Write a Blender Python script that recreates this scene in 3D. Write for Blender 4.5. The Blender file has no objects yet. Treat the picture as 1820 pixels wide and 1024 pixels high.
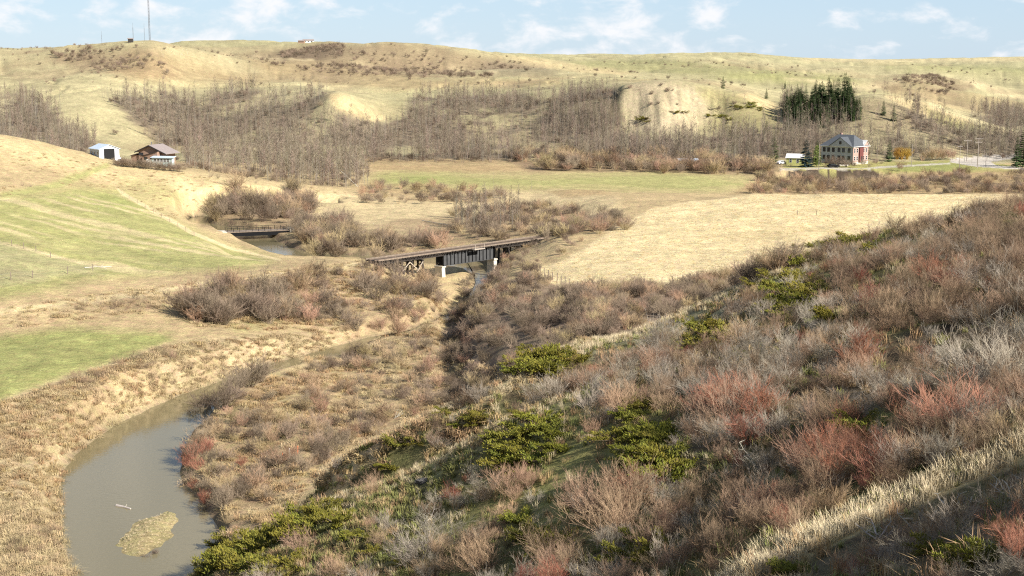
import bpy, math, random
import numpy as np
from mathutils import Vector, Matrix

random.seed(7)
rng = np.random.default_rng(7)
scn = bpy.context.scene
col = scn.collection

# ------------------------------------------------------------------ camera
F_PX, PW, PH = 2528.0, 1820.0, 1024.0          # focal length in pixels of the 1820 x 1024 photograph
TH = math.radians(9.08)                         # camera looks this far below the horizon
cam_d = bpy.data.cameras.new('camera')
cam_d.sensor_width = 36.0
cam_d.lens = 36.0 * F_PX / PW
cam_d.clip_start = 0.5
cam_d.clip_end = 20000.0
cam = bpy.data.objects.new('camera', cam_d)
col.objects.link(cam)
cam.location = (0, 0, 0)
cam.rotation_euler = (math.pi / 2 - TH, 0, 0)
scn.camera = cam

# ------------------------------------------------------------------ light
SUN_EL = math.radians(33.0)
SUN_XY = np.array([0.77, -0.64]); SUN_XY /= np.linalg.norm(SUN_XY)
SUN_ROT = math.atan2(SUN_XY[0], SUN_XY[1])
world = bpy.data.worlds.new('World')
scn.world = world
world.use_nodes = True
wn, wl = world.node_tree.nodes, world.node_tree.links
wn.clear()
w_out = wn.new('ShaderNodeOutputWorld')
w_bg = wn.new('ShaderNodeBackground')
w_bg.inputs['Strength'].default_value = 0.052
w_sky = wn.new('ShaderNodeTexSky')
w_sky.sky_type = 'NISHITA'
w_sky.sun_disc = False
w_sky.sun_elevation = SUN_EL
w_sky.sun_rotation = SUN_ROT
w_sky.altitude = 800
w_sky.air_density = 1.0
w_sky.dust_density = 0.35
w_sky.ozone_density = 2.0
# broken cumulus, the same all round the sky
w_tc = wn.new('ShaderNodeTexCoord')
w_map = wn.new('ShaderNodeMapping')
w_map.inputs['Scale'].default_value = (1.0, 1.0, 2.0)
w_map.inputs['Location'].default_value = (0.37, 0.1, 0.02)
wl.new(w_tc.outputs['Generated'], w_map.inputs['Vector'])
w_n1 = wn.new('ShaderNodeTexNoise')
w_n1.inputs['Scale'].default_value = 30.0
w_n1.inputs['Detail'].default_value = 7.0
w_n1.inputs['Roughness'].default_value = 0.56
w_n1.inputs['Distortion'].default_value = 0.25
wl.new(w_map.outputs['Vector'], w_n1.inputs['Vector'])
w_n2 = wn.new('ShaderNodeTexNoise')
w_n2.inputs['Scale'].default_value = 5.0
w_n2.inputs['Detail'].default_value = 3.0
wl.new(w_map.outputs['Vector'], w_n2.inputs['Vector'])
w_add = wn.new('ShaderNodeMath'); w_add.operation = 'MULTIPLY_ADD'
wl.new(w_n2.outputs['Fac'], w_add.inputs[0]); w_add.inputs[1].default_value = 0.55
wl.new(w_n1.outputs['Fac'], w_add.inputs[2])
w_ramp = wn.new('ShaderNodeValToRGB')
w_ramp.color_ramp.elements[0].position = 0.745
w_ramp.color_ramp.elements[0].color = (0, 0, 0, 1)
w_ramp.color_ramp.elements[1].position = 1.03
w_ramp.color_ramp.elements[1].color = (0.9, 0.9, 0.9, 1)
w_ramp.color_ramp.interpolation = 'EASE'
wl.new(w_add.outputs[0], w_ramp.inputs['Fac'])
w_tint = wn.new('ShaderNodeMix'); w_tint.data_type = 'RGBA'
w_tint.inputs['Factor'].default_value = 0.72
wl.new(w_sky.outputs['Color'], w_tint.inputs[6])
# clear air: pale near the horizon, deeper blue overhead
w_sep = wn.new('ShaderNodeSeparateXYZ'); wl.new(w_tc.outputs['Generated'], w_sep.inputs[0])
w_grad = wn.new('ShaderNodeMapRange'); w_grad.interpolation_type = 'SMOOTHSTEP'
w_grad.inputs[1].default_value = 0.02; w_grad.inputs[2].default_value = 0.55
wl.new(w_sep.outputs['Z'], w_grad.inputs[0])
w_clear = wn.new('ShaderNodeMix'); w_clear.data_type = 'RGBA'
w_clear.inputs[6].default_value = (5.2, 6.9, 8.8, 1); w_clear.inputs[7].default_value = (1.2, 2.0, 3.7, 1)
wl.new(w_grad.outputs[0], w_clear.inputs['Factor'])
wl.new(w_clear.outputs[2], w_tint.inputs[7])
w_mix = wn.new('ShaderNodeMix'); w_mix.data_type = 'RGBA'
wl.new(w_ramp.outputs['Color'], w_mix.inputs['Factor'])
wl.new(w_tint.outputs[2], w_mix.inputs[6])
w_mix.inputs[7].default_value = (9.0, 9.0, 9.2, 1)
wl.new(w_mix.outputs[2], w_bg.inputs['Color'])
wl.new(w_bg.outputs[0], w_out.inputs['Surface'])

sun_d = bpy.data.lights.new('sun', 'SUN')
sun_d.energy = 4.8
sun_d.angle = math.radians(0.53)
sun_d.color = (1.0, 0.955, 0.885)
sun = bpy.data.objects.new('sun', sun_d)
col.objects.link(sun)
S3 = Vector((SUN_XY[0] * math.cos(SUN_EL), SUN_XY[1] * math.cos(SUN_EL), math.sin(SUN_EL)))
sun.rotation_euler = S3.to_track_quat('Z', 'Y').to_euler()
sun.location = S3 * 300

vs = scn.view_settings
vs.view_transform = 'Standard'
vs.look = 'None'
vs.exposure = 1.1
vs.gamma = 1.0
vs.use_curve_mapping = False
scn.cycles.use_denoising = False
scn.cycles.filter_width = 1.15
scn.cycles.max_bounces = 5
scn.cycles.diffuse_bounces = 2
scn.cycles.glossy_bounces = 2
scn.cycles.transmission_bounces = 2
scn.cycles.transparent_max_bounces = 4

# ------------------------------------------------------------------ small maths
ST, CT = math.sin(TH), math.cos(TH)

def fract_noise(x, y, seed=0):
    """value noise in [-1, 1] on numpy arrays"""
    xi, yi = np.floor(x).astype(np.int64), np.floor(y).astype(np.int64)
    fx, fy = x - xi, y - yi
    fx, fy = fx * fx * fx * (fx * (fx * 6 - 15) + 10), fy * fy * fy * (fy * (fy * 6 - 15) + 10)
    def h(a, b):
        n = (a * 374761393 + b * 668265263 + seed * 974711) & 0x7fffffff
        n = ((n ^ (n >> 13)) * 1274126177) & 0x7fffffff
        n = n ^ (n >> 16)
        return (n & 0xffff) / 32767.5 - 1.0
    a, b, c, d = h(xi, yi), h(xi + 1, yi), h(xi, yi + 1), h(xi + 1, yi + 1)
    return (a * (1 - fx) + b * fx) * (1 - fy) + (c * (1 - fx) + d * fx) * fy

def fbm(x, y, seed=0, octaves=4, gain=0.5):
    s, a, t = 0, 1.0, 0
    for o in range(octaves):
        s = s + a * fract_noise(x * 2 ** o + 17.3 * o, y * 2 ** o - 9.1 * o, seed + o)
        t += a
        a *= gain
    return s / t

def sstep(a, b, x):
    t = np.clip((x - a) / (b - a), 0, 1)
    return t * t * (3 - 2 * t)

def pchip_slopes(x, y):
    """x, y: (n, m), along axis 0"""
    h = np.diff(x, axis=0); d = np.diff(y, axis=0) / h
    m = np.zeros_like(y)
    w1, w2 = 2 * h[1:] + h[:-1], h[1:] + 2 * h[:-1]
    same = (d[1:] * d[:-1]) > 0
    with np.errstate(divide='ignore', invalid='ignore'):
        hm = (w1 + w2) / (w1 / d[:-1] + w2 / d[1:])
    m[1:-1] = np.where(same, hm, 0)
    m[0], m[-1] = d[0], d[-1]
    return m

def pchip_1d(xk, yk, xq):
    xk, yk = np.asarray(xk, float)[:, None], np.asarray(yk, float)[:, None]
    m = pchip_slopes(xk, yk)[:, 0]
    xk, yk = xk[:, 0], yk[:, 0]
    xq = np.clip(xq, xk[0], xk[-1])
    i = np.clip(np.searchsorted(xk, xq) - 1, 0, len(xk) - 2)
    h = xk[i + 1] - xk[i]; t = (xq - xk[i]) / h
    return ((2 * t**3 - 3 * t**2 + 1) * yk[i] + (t**3 - 2 * t**2 + t) * h * m[i]
            + (-2 * t**3 + 3 * t**2) * yk[i + 1] + (t**3 - t**2) * h * m[i + 1])

def ray(px, py):
    xc, yc = (px - PW / 2) / F_PX, -(py - PH / 2) / F_PX
    return np.array([xc + 0 * yc, CT + ST * yc + 0 * xc, -ST + CT * yc + 0 * xc])

def at_py(px, py, Y):
    d = ray(px, py)
    return d * (Y / d[1])

def at_z(px, Y, z):
    """point in photo column px at forward distance Y and height z"""
    t = z / Y
    yc = (t * CT + ST) / (CT - t * ST)
    return np.array([(px - PW / 2) / F_PX / (CT + ST * yc) * Y, Y, z])

def on_plane(px, py, z):
    d = ray(px, py)
    return d * (z / d[2])

def project(x, y, z):
    dep = y * CT - z * ST
    dep = np.where(dep > 0.05, dep, 0.05)
    return PW / 2 + F_PX * x / dep, PH / 2 - F_PX * (y * ST + z * CT) / dep

# ------------------------------------------------------------------ the lie of the land
# Each line runs across the valley; a vertex is (photo column, forward distance, ('p', photo row) or height).
def p(v): return ('p', v)
LINES = [
 [(-300, 7, -3.6), (2150, 7, -3.4)],
 [(-300, 14, -7.0), (900, 14, -6.6), (2150, 14, -5.8)],
 [(-300, 26, -13), (900, 26, -12), (1310, 27, -11.5), (1560, 29, -11.2), (1820, 27, -10.2), (2150, 26, -9.3)],
 [(-300, 40, -19), (300, 42, -19.5), (900, 42, -17.8), (1200, 38, -15.3), (1310, 36.5, p(1030)), (1560, 38, p(905)), (1820, 40, p(792)), (2150, 42, p(670))],
 [(-300, 70, -32), (0, 70, -31), (380, 68, -28.5), (600, 66, -26.2), (900, 62, p(1000)), (1200, 58, p(872)), (1500, 58, p(742)), (1820, 58, p(622)), (2150, 58, p(530))],
 [(-300, 92, -42), (0, 95, -42), (200, 100, -41), (330, 95, p(1024)), (380, 92, p(1000)), (500, 90, p(940)), (600, 88, p(890)), (760, 84, p(830)), (880, 82, p(766)), (1040, 82, p(700)), (1200, 84, p(652)), (1400, 85, p(578)), (1600, 86, p(503)), (1820, 86, p(452)), (2150, 88, p(390))],
 [(-300, 100, -42.8), (0, 106, -42.8), (200, 110, -43.2), (300, 108, -43), (380, 103, -41.5), (450, 100, -37), (600, 94, -32.4), (680, 92, -30.6), (760, 90, -28.9), (880, 89.5, -26.0), (960, 90, -24.0), (1040, 92, -22.2), (1110, 96, p(640)), (1200, 100, p(606)), (1400, 100, p(515)), (1600, 100, p(447)), (1820, 98, p(395)), (2150, 100, p(345))],
 [(-300, 112, -42.5), (0, 116, -42.9), (200, 118, -43), (300, 118, -43), (420, 113, -41.5), (500, 108, -37), (600, 101, p(830)), (740, 98, p(757)), (850, 98, p(703)), (900, 99, p(668)), (1040, 106, p(607)), (1180, 113, p(567)), (1300, 116, p(512)), (1400, 115, p(472)), (1480, 114, p(438)), (1600, 112, p(402)), (1820, 110, p(347)), (2150, 112, p(300))],
 [(-300, 117, -42.4), (0, 121, -42.9), (200, 122, -43), (300, 122, -43), (420, 116.5, -41.7), (500, 112.5, -38.6), (600, 105.5, -32), (740, 102.2, -27.6), (850, 102.2, -26), (900, 103.3, -25), (1040, 110.5, -24.4), (1180, 117.5, -23.7), (1300, 120.5, -21.4), (1400, 119.5, -19), (1480, 118, -17), (1600, 116, -14.9), (1820, 114, -12.2), (2150, 116, -10.8)],
 [(-300, 138, -42), (0, 138, -42.2), (300, 140, -43), (450, 136, -42.6), (600, 126, -40.5), (740, 124, -38.5), (850, 126, -36.4), (900, 128, -35), (1040, 134, -32.2), (1180, 142, -29.5), (1300, 142, -27.5), (1480, 145, -25.5), (1600, 145, -23), (1820, 150, -20), (2150, 150, -18)],
 [(-300, 150, -39.8), (0, 164, -39.5), (150, 179.5, -39.5), (300, 195, -39.7), (400, 205, -40.2), (520, 209, -41.7), (600, 203, -42.8), (700, 185, -42.3), (800, 175, -41.8), (850, 172, -39.6), (900, 170, -36.8), (1050, 165, -33.2), (1200, 165, -31.8), (1350, 165, -29), (1500, 165, -27), (1820, 175, -23), (2150, 175, -21)],
 [(-300, 185, -39.3), (0, 200, p(598)), (150, 206, p(585)), (300, 214, -39.3), (450, 224, -40), (600, 238, -41), (700, 240, -41.5), (770, 225, -41.4), (805, 215, -42.6), (850, 210, -38.3), (900, 208, -37.2), (1050, 203, -33.9), (1200, 198, -34), (1350, 200, -32.5), (1500, 200, -31), (1820, 205, -28), (2150, 205, -26)],
 [(-300, 195, -37.2), (0, 212, p(553)), (300, 233, p(515)), (480, 248, p(490)), (640, 263, p(469)), (700, 266, -39.7), (770, 245, -41.5), (812, 238, -42.6), (860, 232, p(528)), (940, 240, p(487)), (1000, 226, p(512)), (1100, 220, p(511)), (1200, 222, p(505)), (1300, 228, p(490)), (1400, 230, -34.5), (1820, 240, -33), (2150, 240, -32)],
 [(-300, 270, -33), (0, 270, p(430)), (150, 268, p(455)), (300, 266, p(468)), (450, 283, p(458)), (560, 300, -41.2), (650, 300, -42.3), (800, 300, -42.8), (870, 300, -41.5), (940, 285, -38), (1000, 285, -35.6), (1100, 285, -35.2), (1300, 285, -35.2), (1820, 290, -34.5), (2150, 290, -34)],
 [(-300, 350, -27), (0, 345, p(340)), (150, 335, p(372)), (300, 322, p(405)), (370, 322, p(424)), (430, 316, -42.9), (560, 320, -43), (700, 335, -42), (800, 340, -41.5), (900, 335, -40), (1000, 330, -38.6), (1100, 330, -36), (1200, 330, -35.3), (1820, 340, -35), (2150, 340, -35)],
 [(-300, 385, -23), (0, 385, p(290)), (150, 392, p(320)), (300, 372, p(375)), (350, 388, -42.3), (480, 385, -42), (600, 385, -41), (750, 385, -41), (900, 385, -40.5), (1000, 385, -39.5), (1100, 385, -37), (1200, 370, p(358)), (1350, 380, p(347)), (1600, 380, p(347)), (1820, 385, -36), (2150, 385, -36)],
 [(-300, 420, p(215)), (0, 420, p(240)), (60, 424, p(250)), (130, 430, p(268)), (200, 432, p(284)), (330, 430, p(305)), (430, 428, p(318)), (500, 430, p(328)), (600, 440, p(338)), (660, 440, p(345)), (800, 440, -41), (940, 435, -41), (1020, 430, -39.6), (1050, 425, p(345)), (1200, 430, p(346)), (1350, 430, -41.5), (1600, 430, -41.5), (1820, 430, -40), (2150, 430, -38)],
 [(-300, 460, -30), (0, 460, -29), (130, 462, -29.5), (200, 465, -31.2), (330, 465, p(298)), (450, 470, -38.5), (660, 470, -41), (1000, 470, -41), (1340, 470, -41.8), (1400, 470, -43), (1560, 470, -43), (1650, 470, -41.8), (1820, 470, -40.5), (2150, 470, -38)],
 [(-300, 505, -33), (0, 505, -36), (200, 505, -36), (330, 505, -37), (450, 505, -40), (660, 505, -41), (1000, 505, -41), (1340, 512, -41.5), (1400, 515, p(326)), (1560, 515, p(326)), (1620, 510, p(316)), (1820, 505, p(312)), (2150, 505, -38)],
 [(-300, 525, -35), (0, 525, -38), (330, 525, -39), (450, 525, -40), (660, 525, -41.3), (1000, 525, -41.3), (1340, 522, -41.3), (1400, 520, p(304)), (1560, 521, p(303)), (1650, 530, p(301)), (1820, 535, p(298)), (2150, 535, -38)],
 [(-300, 570, -32), (0, 570, -36.5), (450, 570, -39.5), (1000, 570, p(290)), (1300, 570, -39.5), (1500, 570, p(289)), (1820, 590, p(281)), (2150, 590, -36)],
 [(-300, 600, -26), (0, 600, p(262)), (200, 630, p(245)), (330, 640, p(255)), (450, 640, p(250)), (600, 640, p(248)), (750, 640, p(258)), (900, 640, p(255)), (1050, 640, p(246)), (1092, 646, p(246)), (1114, 654, p(234)), (1180, 638, p(236)), (1260, 650, p(238)), (1320, 635, p(246)), (1400, 625, p(245)), (1500, 625, p(240)), (1650, 625, p(240)), (1820, 630, p(250)), (2150, 630, -30)],
 [(-300, 680, -12), (0, 680, p(205)), (150, 690, p(185)), (200, 690, p(192)), (330, 690, p(213)), (450, 690, p(203)), (540, 690, p(188)), (598, 690, p(166)), (640, 690, p(188)), (700, 690, p(217)), (800, 700, p(210)), (900, 700, p(205)), (1000, 690, p(190)), (1050, 690, p(185)), (1086, 690, p(176)), (1112, 690, p(153)), (1150, 690, p(146)), (1195, 692, p(143)), (1250, 690, p(151)), (1320, 690, p(166)), (1390, 680, p(192)), (1450, 690, p(192)), (1550, 690, p(168)), (1640, 680, p(188)), (1720, 665, p(215)), (1810, 655, p(237)), (2150, 650, p(262))],
 [(-300, 780, -2), (0, 780, p(150)), (200, 770, p(150)), (330, 780, p(165)), (450, 780, p(160)), (540, 780, p(157)), (598, 780, p(163)), (700, 790, p(171)), (850, 790, p(165)), (1000, 790, p(151)), (1110, 770, p(146)), (1250, 770, p(147)), (1320, 770, -15.8), (1390, 770, -20), (1450, 770, -18.5), (1550, 770, -19), (1640, 770, -21), (1720, 770, p(198)), (1810, 770, p(216)), (2150, 770, p(225))],
 [(-300, 880, p(100)), (0, 880, p(113)), (200, 860, p(108)), (265, 860, p(100)), (330, 880, p(118)), (450, 900, p(135)), (600, 900, p(136)), (800, 900, p(138)), (950, 920, p(132)), (1110, 920, p(134)), (1250, 920, p(138)), (1400, 900, p(150)), (1550, 900, p(152)), (1600, 900, p(158)), (1700, 900, p(176)), (1820, 900, p(188)), (2150, 900, p(195))],
 [(-300, 980, p(80)), (0, 980, p(85)), (130, 980, p(79)), (265, 960, p(71)), (330, 960, p(84)), (420, 1000, p(102)), (500, 1000, p(112)), (600, 1000, p(114)), (800, 1000, p(122)), (950, 1020, p(119)), (1110, 1050, p(125)), (1250, 1050, p(125)), (1400, 1050, p(136)), (1550, 1050, p(141)), (1620, 1000, p(137)), (1700, 1000, p(150)), (1820, 1000, p(165)), (2150, 1000, p(172))],
 [(-300, 1200, 10), (0, 1200, 10), (265, 1150, 9), (330, 1250, p(90)), (420, 1250, p(97)), (500, 1200, p(94)), (600, 1150, p(83)), (690, 1150, p(75)), (800, 1180, p(84)), (900, 1200, p(100)), (1000, 1250, p(112)), (1110, 1300, p(114)), (1250, 1300, p(111)), (1400, 1300, p(122)), (1550, 1250, p(128)), (1620, 1200, p(124)), (1700, 1200, p(131)), (1820, 1200, p(144)), (2150, 1200, p(152))],
 [(-300, 1700, 12), (0, 1700, 13), (265, 1700, 14), (330, 1600, p(73)), (450, 1600, p(73)), (560, 1600, p(76)), (700, 1600, 10), (900, 1700, p(98)), (1000, 1800, p(100)), (1110, 1800, p(102)), (1200, 1800, p(96)), (1300, 1800, p(96)), (1400, 1900, p(104)), (1500, 1900, p(108)), (1600, 1900, p(109)), (1700, 1800, p(112)), (1820, 1800, p(113)), (2150, 1800, p(114))],
 [(-300, 3500, 14), (500, 3500, 16), (900, 3500, p(98)), (1100, 3500, p(99)), (1300, 3500, 12), (1450, 3500, p(105)), (1580, 3500, p(107)), (1820, 3500, p(102)), (2150, 3500, p(101))],
 [(-300, 9000, 4), (2150, 9000, 4)],
]
# ------------------------------------------------------------------ grid of the ground
AZ_LIM = math.radians(24.0)
NDENSE = 700
az_d = np.linspace(-AZ_LIM, AZ_LIM, NDENSE)
az_b = np.linspace(AZ_LIM, 2 * math.pi - AZ_LIM, 86)[1:-1]
AZ = np.concatenate([az_d, az_b])                       # -24 deg .. 336 deg
RR = np.concatenate([np.exp(np.linspace(math.log(1.5), math.log(25), 22))[:-1],
                     np.exp(np.linspace(math.log(25), math.log(900), 610))[:-1],
                     np.exp(np.linspace(math.log(900), math.log(8900), 90))])
NR, NC = len(RR), len(AZ)
LR = np.log(RR)

nl = len(LINES)
r_l, z_l = np.zeros((nl, NDENSE)), np.zeros((nl, NDENSE))
for k, ln in enumerate(LINES):
    pts = []
    for px, Y, v in ln:
        pts.append(at_py(px, v[1], Y) if isinstance(v, tuple) else at_z(px, Y, v))
    pts = np.array(pts)
    a = np.arctan2(pts[:, 0], pts[:, 1]); r = np.hypot(pts[:, 0], pts[:, 1])
    r_l[k] = np.exp(pchip_1d(a, np.log(r), az_d))
    # interpolate the slope to the eye, so that straight lines in the picture stay where they are
    z_l[k] = pchip_1d(a, pts[:, 2] / r, az_d) * r_l[k]
wb = sstep(math.radians(50), math.radians(310), az_b)
r_b = r_l[:, -1:] * (1 - wb) + r_l[:, :1] * wb
z_b = z_l[:, -1:] * (1 - wb) + z_l[:, :1] * wb
r_l = np.concatenate([r_l, r_b], 1); z_l = np.concatenate([z_l, z_b], 1)
r_l = np.concatenate([np.full((1, NC), 1.0), r_l], 0); z_l = np.concatenate([np.full((1, NC), -1.9), z_l], 0)
lx = np.log(r_l)
slopes = pchip_slopes(lx, z_l)
Z = np.zeros((NR, NC))
ar = np.arange(NC)
for i in range(NR):
    q = LR[i]
    k = np.clip((lx < q).sum(0) - 1, 0, lx.shape[0] - 2)
    x0, x1 = lx[k, ar], lx[k + 1, ar]
    h = x1 - x0; t = np.clip((q - x0) / h, 0, 1)
    Z[i] = ((2 * t**3 - 3 * t**2 + 1) * z_l[k, ar] + (t**3 - 2 * t**2 + t) * h * slopes[k, ar]
            + (-2 * t**3 + 3 * t**2) * z_l[k + 1, ar] + (t**3 - t**2) * h * slopes[k + 1, ar])
X = RR[:, None] * np.sin(AZ)[None]
Y = RR[:, None] * np.cos(AZ)[None]
R2 = np.broadcast_to(RR[:, None], X.shape)

# roughness of the ground: hummocks close by, gullies on the far hills
near = 1 - sstep(350, 600, R2)
far = sstep(560, 760, R2)
Z += near * sstep(15, 40, R2) * (0.42 * fbm(X / 7.0, Y / 7.0, 3, 4) + 0.1 * fbm(X / 1.7, Y / 1.7, 4, 3))
spur = np.clip(sstep(24, 34, R2) * (1 - sstep(118, 150, R2)), 0, 1)
Z += spur * sstep(-0.05, 0.03, np.arctan2(X, Y) + 0.06) * 0.75 * fbm(X / 9.0 + 31, Y / 9.0, 12, 3)
gul = fbm(X / 55.0 + 0.5 * fbm(X / 90., Y / 90., 8, 2), Y / 75.0, 5, 5, 0.55)
Z += far * (1.0 + 1.0 * sstep(900, 1500, R2)) * 2.4 * (gul - np.abs(gul) * 0.5)
Z += far * (0.8 * fbm(X / 17.0, Y / 24.0, 51, 4) - 1.3 * sstep(.15, .0, np.abs(fract_noise(X / 48.0 + .6 * fract_noise(X / 30., Y / 30., 53), Y / 85.0, 52))) * (R2 > 700))
roll = fbm(X / 210.0 + 3.1, Y / 130.0, 6, 3, 0.45)
Z += sstep(760, 1000, R2) * (1 - sstep(3000, 6000, R2)) * np.maximum(sstep(-0.17, -0.08, X / np.maximum(Y, 1.0)), 0.1) * 13.0 * np.minimum(roll, 0.25 * roll)
# run-off grooves in the bare scarp
_px, _py = project(X, Y, Z)
_m = sstep(1106, 1122, _px) * (1 - sstep(1270, 1330, _px)) * sstep(152, 170, _py) * (1 - sstep(225, 240, _py)) * (Y > 620) * (Y < 700)
_s = X + 0.75 * (Y - 690) + 3.0 * fract_noise(X / 14.0, Y / 16.0, 47)
Z -= _m * 1.3 * (np.abs(fract_noise(_s / 6.5, Y / 80.0, 41)) ** 0.8 + 0.6 * np.abs(fract_noise(_s / 2.7, Y / 50.0, 46)))
Z += _m * 0.8 * fract_noise(X / 2.2, Y / 14.0, 42)
# ------------------------------------------------------------------ the river
WATER_Z = -44.0
LEFT_BANK = [(120, 1230), (128, 1120), (133, 1024), (119, 950), (112, 900), (117, 862), (121, 832), (152, 797), (200, 758), (250, 736), (300, 713), (370, 686), (430, 663), (480, 647), (540, 632), (600, 616), (650, 602), (705, 592), (778, 566), (824, 536), (846, 508), (838, 486), (770, 473), (640, 467), (560, 464), (480, 447), (440, 431), (405, 417), (360, 407), (329, 397), (334, 388), (390, 381), (490, 377), (600, 375)]
RIGHT_BANK = [(430, 1230), (410, 1100), (392, 1000), (384, 955), (372, 925), (345, 888), (321, 862), (316, 838), (330, 797), (352, 768), (400, 722), (460, 690), (520, 664), (580, 645), (640, 628), (700, 610), (770, 590), (830, 560), (870, 520), (885, 490), (870, 470), (800, 459), (700, 456), (620, 453), (545, 447), (505, 436), (480, 421), (440, 409), (402, 402), (372, 397), (374, 391), (420, 387), (500, 384), (600, 382)]
def smooth_line(pts, n=6):
    pts = np.array(pts); t = np.arange(len(pts)); q = np.linspace(0, len(pts) - 1, (len(pts) - 1) * n + 1)
    return np.stack([pchip_1d(t, pts[:, 0], q), pchip_1d(t, pts[:, 1], q)], 1)
lb = smooth_line([on_plane(u, v, WATER_Z)[:2] for u, v in LEFT_BANK], 3)
rb = smooth_line([on_plane(u, v, WATER_Z)[:2] for u, v in RIGHT_BANK], 3)
lb += np.stack([fract_noise(lb[:, 0] / 3.1, lb[:, 1] / 3.1, 1), fract_noise(lb[:, 0] / 3.1, lb[:, 1] / 3.1, 2)], 1) * 0.45
rb += np.stack([fract_noise(rb[:, 0] / 3.1, rb[:, 1] / 3.1, 5), fract_noise(rb[:, 0] / 3.1, rb[:, 1] / 3.1, 6)], 1) * 0.45
RIVER = np.concatenate([lb, rb[::-1]])

def in_poly(px, py, poly):
    inside = np.zeros(px.shape, bool)
    n = len(poly)
    for i in range(n):
        x0, y0 = poly[i]; x1, y1 = poly[(i + 1) % n]
        if y0 == y1: continue
        c = (y0 > py) != (y1 > py)
        inside ^= c & (px < (x1 - x0) * (py - y0) / (y1 - y0) + x0)
    return inside

def dist_line(x, y, pts):
    d = np.full(x.shape, 1e9)
    for (x0, y0), (x1, y1) in zip(pts[:-1], pts[1:]):
        dx, dy = x1 - x0, y1 - y0
        L2 = dx * dx + dy * dy
        if L2 < 1e-9: continue
        t = np.clip(((x - x0) * dx + (y - y0) * dy) / L2, 0, 1)
        d = np.minimum(d, np.hypot(x - x0 - t * dx, y - y0 - t * dy))
    return d

SD = np.full(X.shape, 99.0)                                # signed distance to the water's edge
box = (X > RIVER[:, 0].min() - 14) & (X < RIVER[:, 0].max() + 14) & (Y > RIVER[:, 1].min() - 14) & (Y < RIVER[:, 1].max() + 14)
bx, by = X[box], Y[box]
ins = in_poly(bx, by, RIVER)
dl, dr = dist_line(bx, by, lb), dist_line(bx, by, rb)
SD[box] = np.where(ins, -np.minimum(dl, dr), np.minimum(dl, dr))
right_side = np.zeros(X.shape); right_side[box] = (dr < dl) * 1.0
wid = 4.2 - 2.4 * right_side + 1.2 * fract_noise(X / 5., Y / 5., 77)
bank = sstep(0, 1, np.clip(SD / np.maximum(wid, 1.0), 0, 1)) ** 0.8
Zfloor = np.maximum(Z, WATER_Z + 0.7 + 0.25 * fbm(X / 3, Y / 3, 9, 3))
Zf = np.where(SD < 30, Zfloor, Z)
Z = np.where(SD < 0, WATER_Z - np.minimum(1.5, 0.12 - 0.55 * SD),
             np.where(SD < 30, (WATER_Z - 0.12) * (1 - bank) + Zf * bank, Z))
# the sandbar
bar_c = on_plane(263, 950, WATER_Z)[:2]
u = (X - bar_c[0]) / 2.6; v = (Y - bar_c[1]) / 7.4
BAR = 1 - np.hypot(u + 0.25 * fract_noise(X / 1.6, Y / 1.6, 21), v + 0.2 * fract_noise(X / 2.1, Y / 2.1, 22))
Z = np.where((BAR > -0.6) & (SD < 0), np.maximum(Z, WATER_Z - 0.15 + 0.8 * np.clip(BAR, -0.6, 0.75) + 0.05 * fbm(X * 1.4, Y * 1.4, 23, 2)), Z)

# knoll beside the viewpoint, beyond the right edge of the picture: its shade falls on the slope below the path
def grid_at(x, y, G):
    a = np.arctan2(x, y); a = np.where(a < -AZ_LIM, a + 2 * math.pi, a)
    r = np.hypot(x, y)
    ci = np.clip(np.interp(a, AZ, np.arange(NC)), 0, NC - 1.001)
    ri = np.clip(np.interp(np.log(np.maximum(r, 1.5)), LR, np.arange(NR)), 0, NR - 1.001)
    c0, r0 = ci.astype(int), ri.astype(int)
    fc, fr = ci - c0, ri - r0
    return ((G[r0, c0] * (1 - fc) + G[r0, c0 + 1] * fc) * (1 - fr) + (G[r0 + 1, c0] * (1 - fc) + G[r0 + 1, c0 + 1] * fc) * fr)
def ground(x, y):
    return grid_at(np.asarray(x, float), np.asarray(y, float), Z)
def pick(px, py, ymin=0.0):
    """where the ray through a photo pixel first meets the ground"""
    d = ray(float(px), float(py)); a = math.atan2(d[0], d[1]); t = d[2] / math.hypot(d[0], d[1])
    c = np.interp(a, AZ[:NDENSE], np.arange(NDENSE)); c0 = min(int(c), NDENSE - 2); f = c - c0
    tt = (Z[:, c0] * (1 - f) + Z[:, c0 + 1] * f) / RR
    ok = np.nonzero((tt >= t) & (RR > max(20, ymin)))[0]
    if len(ok) == 0: i = NR - 1
    else: i = ok[0]
    t0, t1 = tt[i - 1], tt[i]
    w = 0 if t1 <= t0 else np.clip((t - t0) / (t1 - t0), 0, 1)
    r = RR[i - 1] * (1 - w) + RR[i] * w
    return np.array([r * math.sin(a), r * math.cos(a), ground(r * math.sin(a), r * math.cos(a))])

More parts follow.
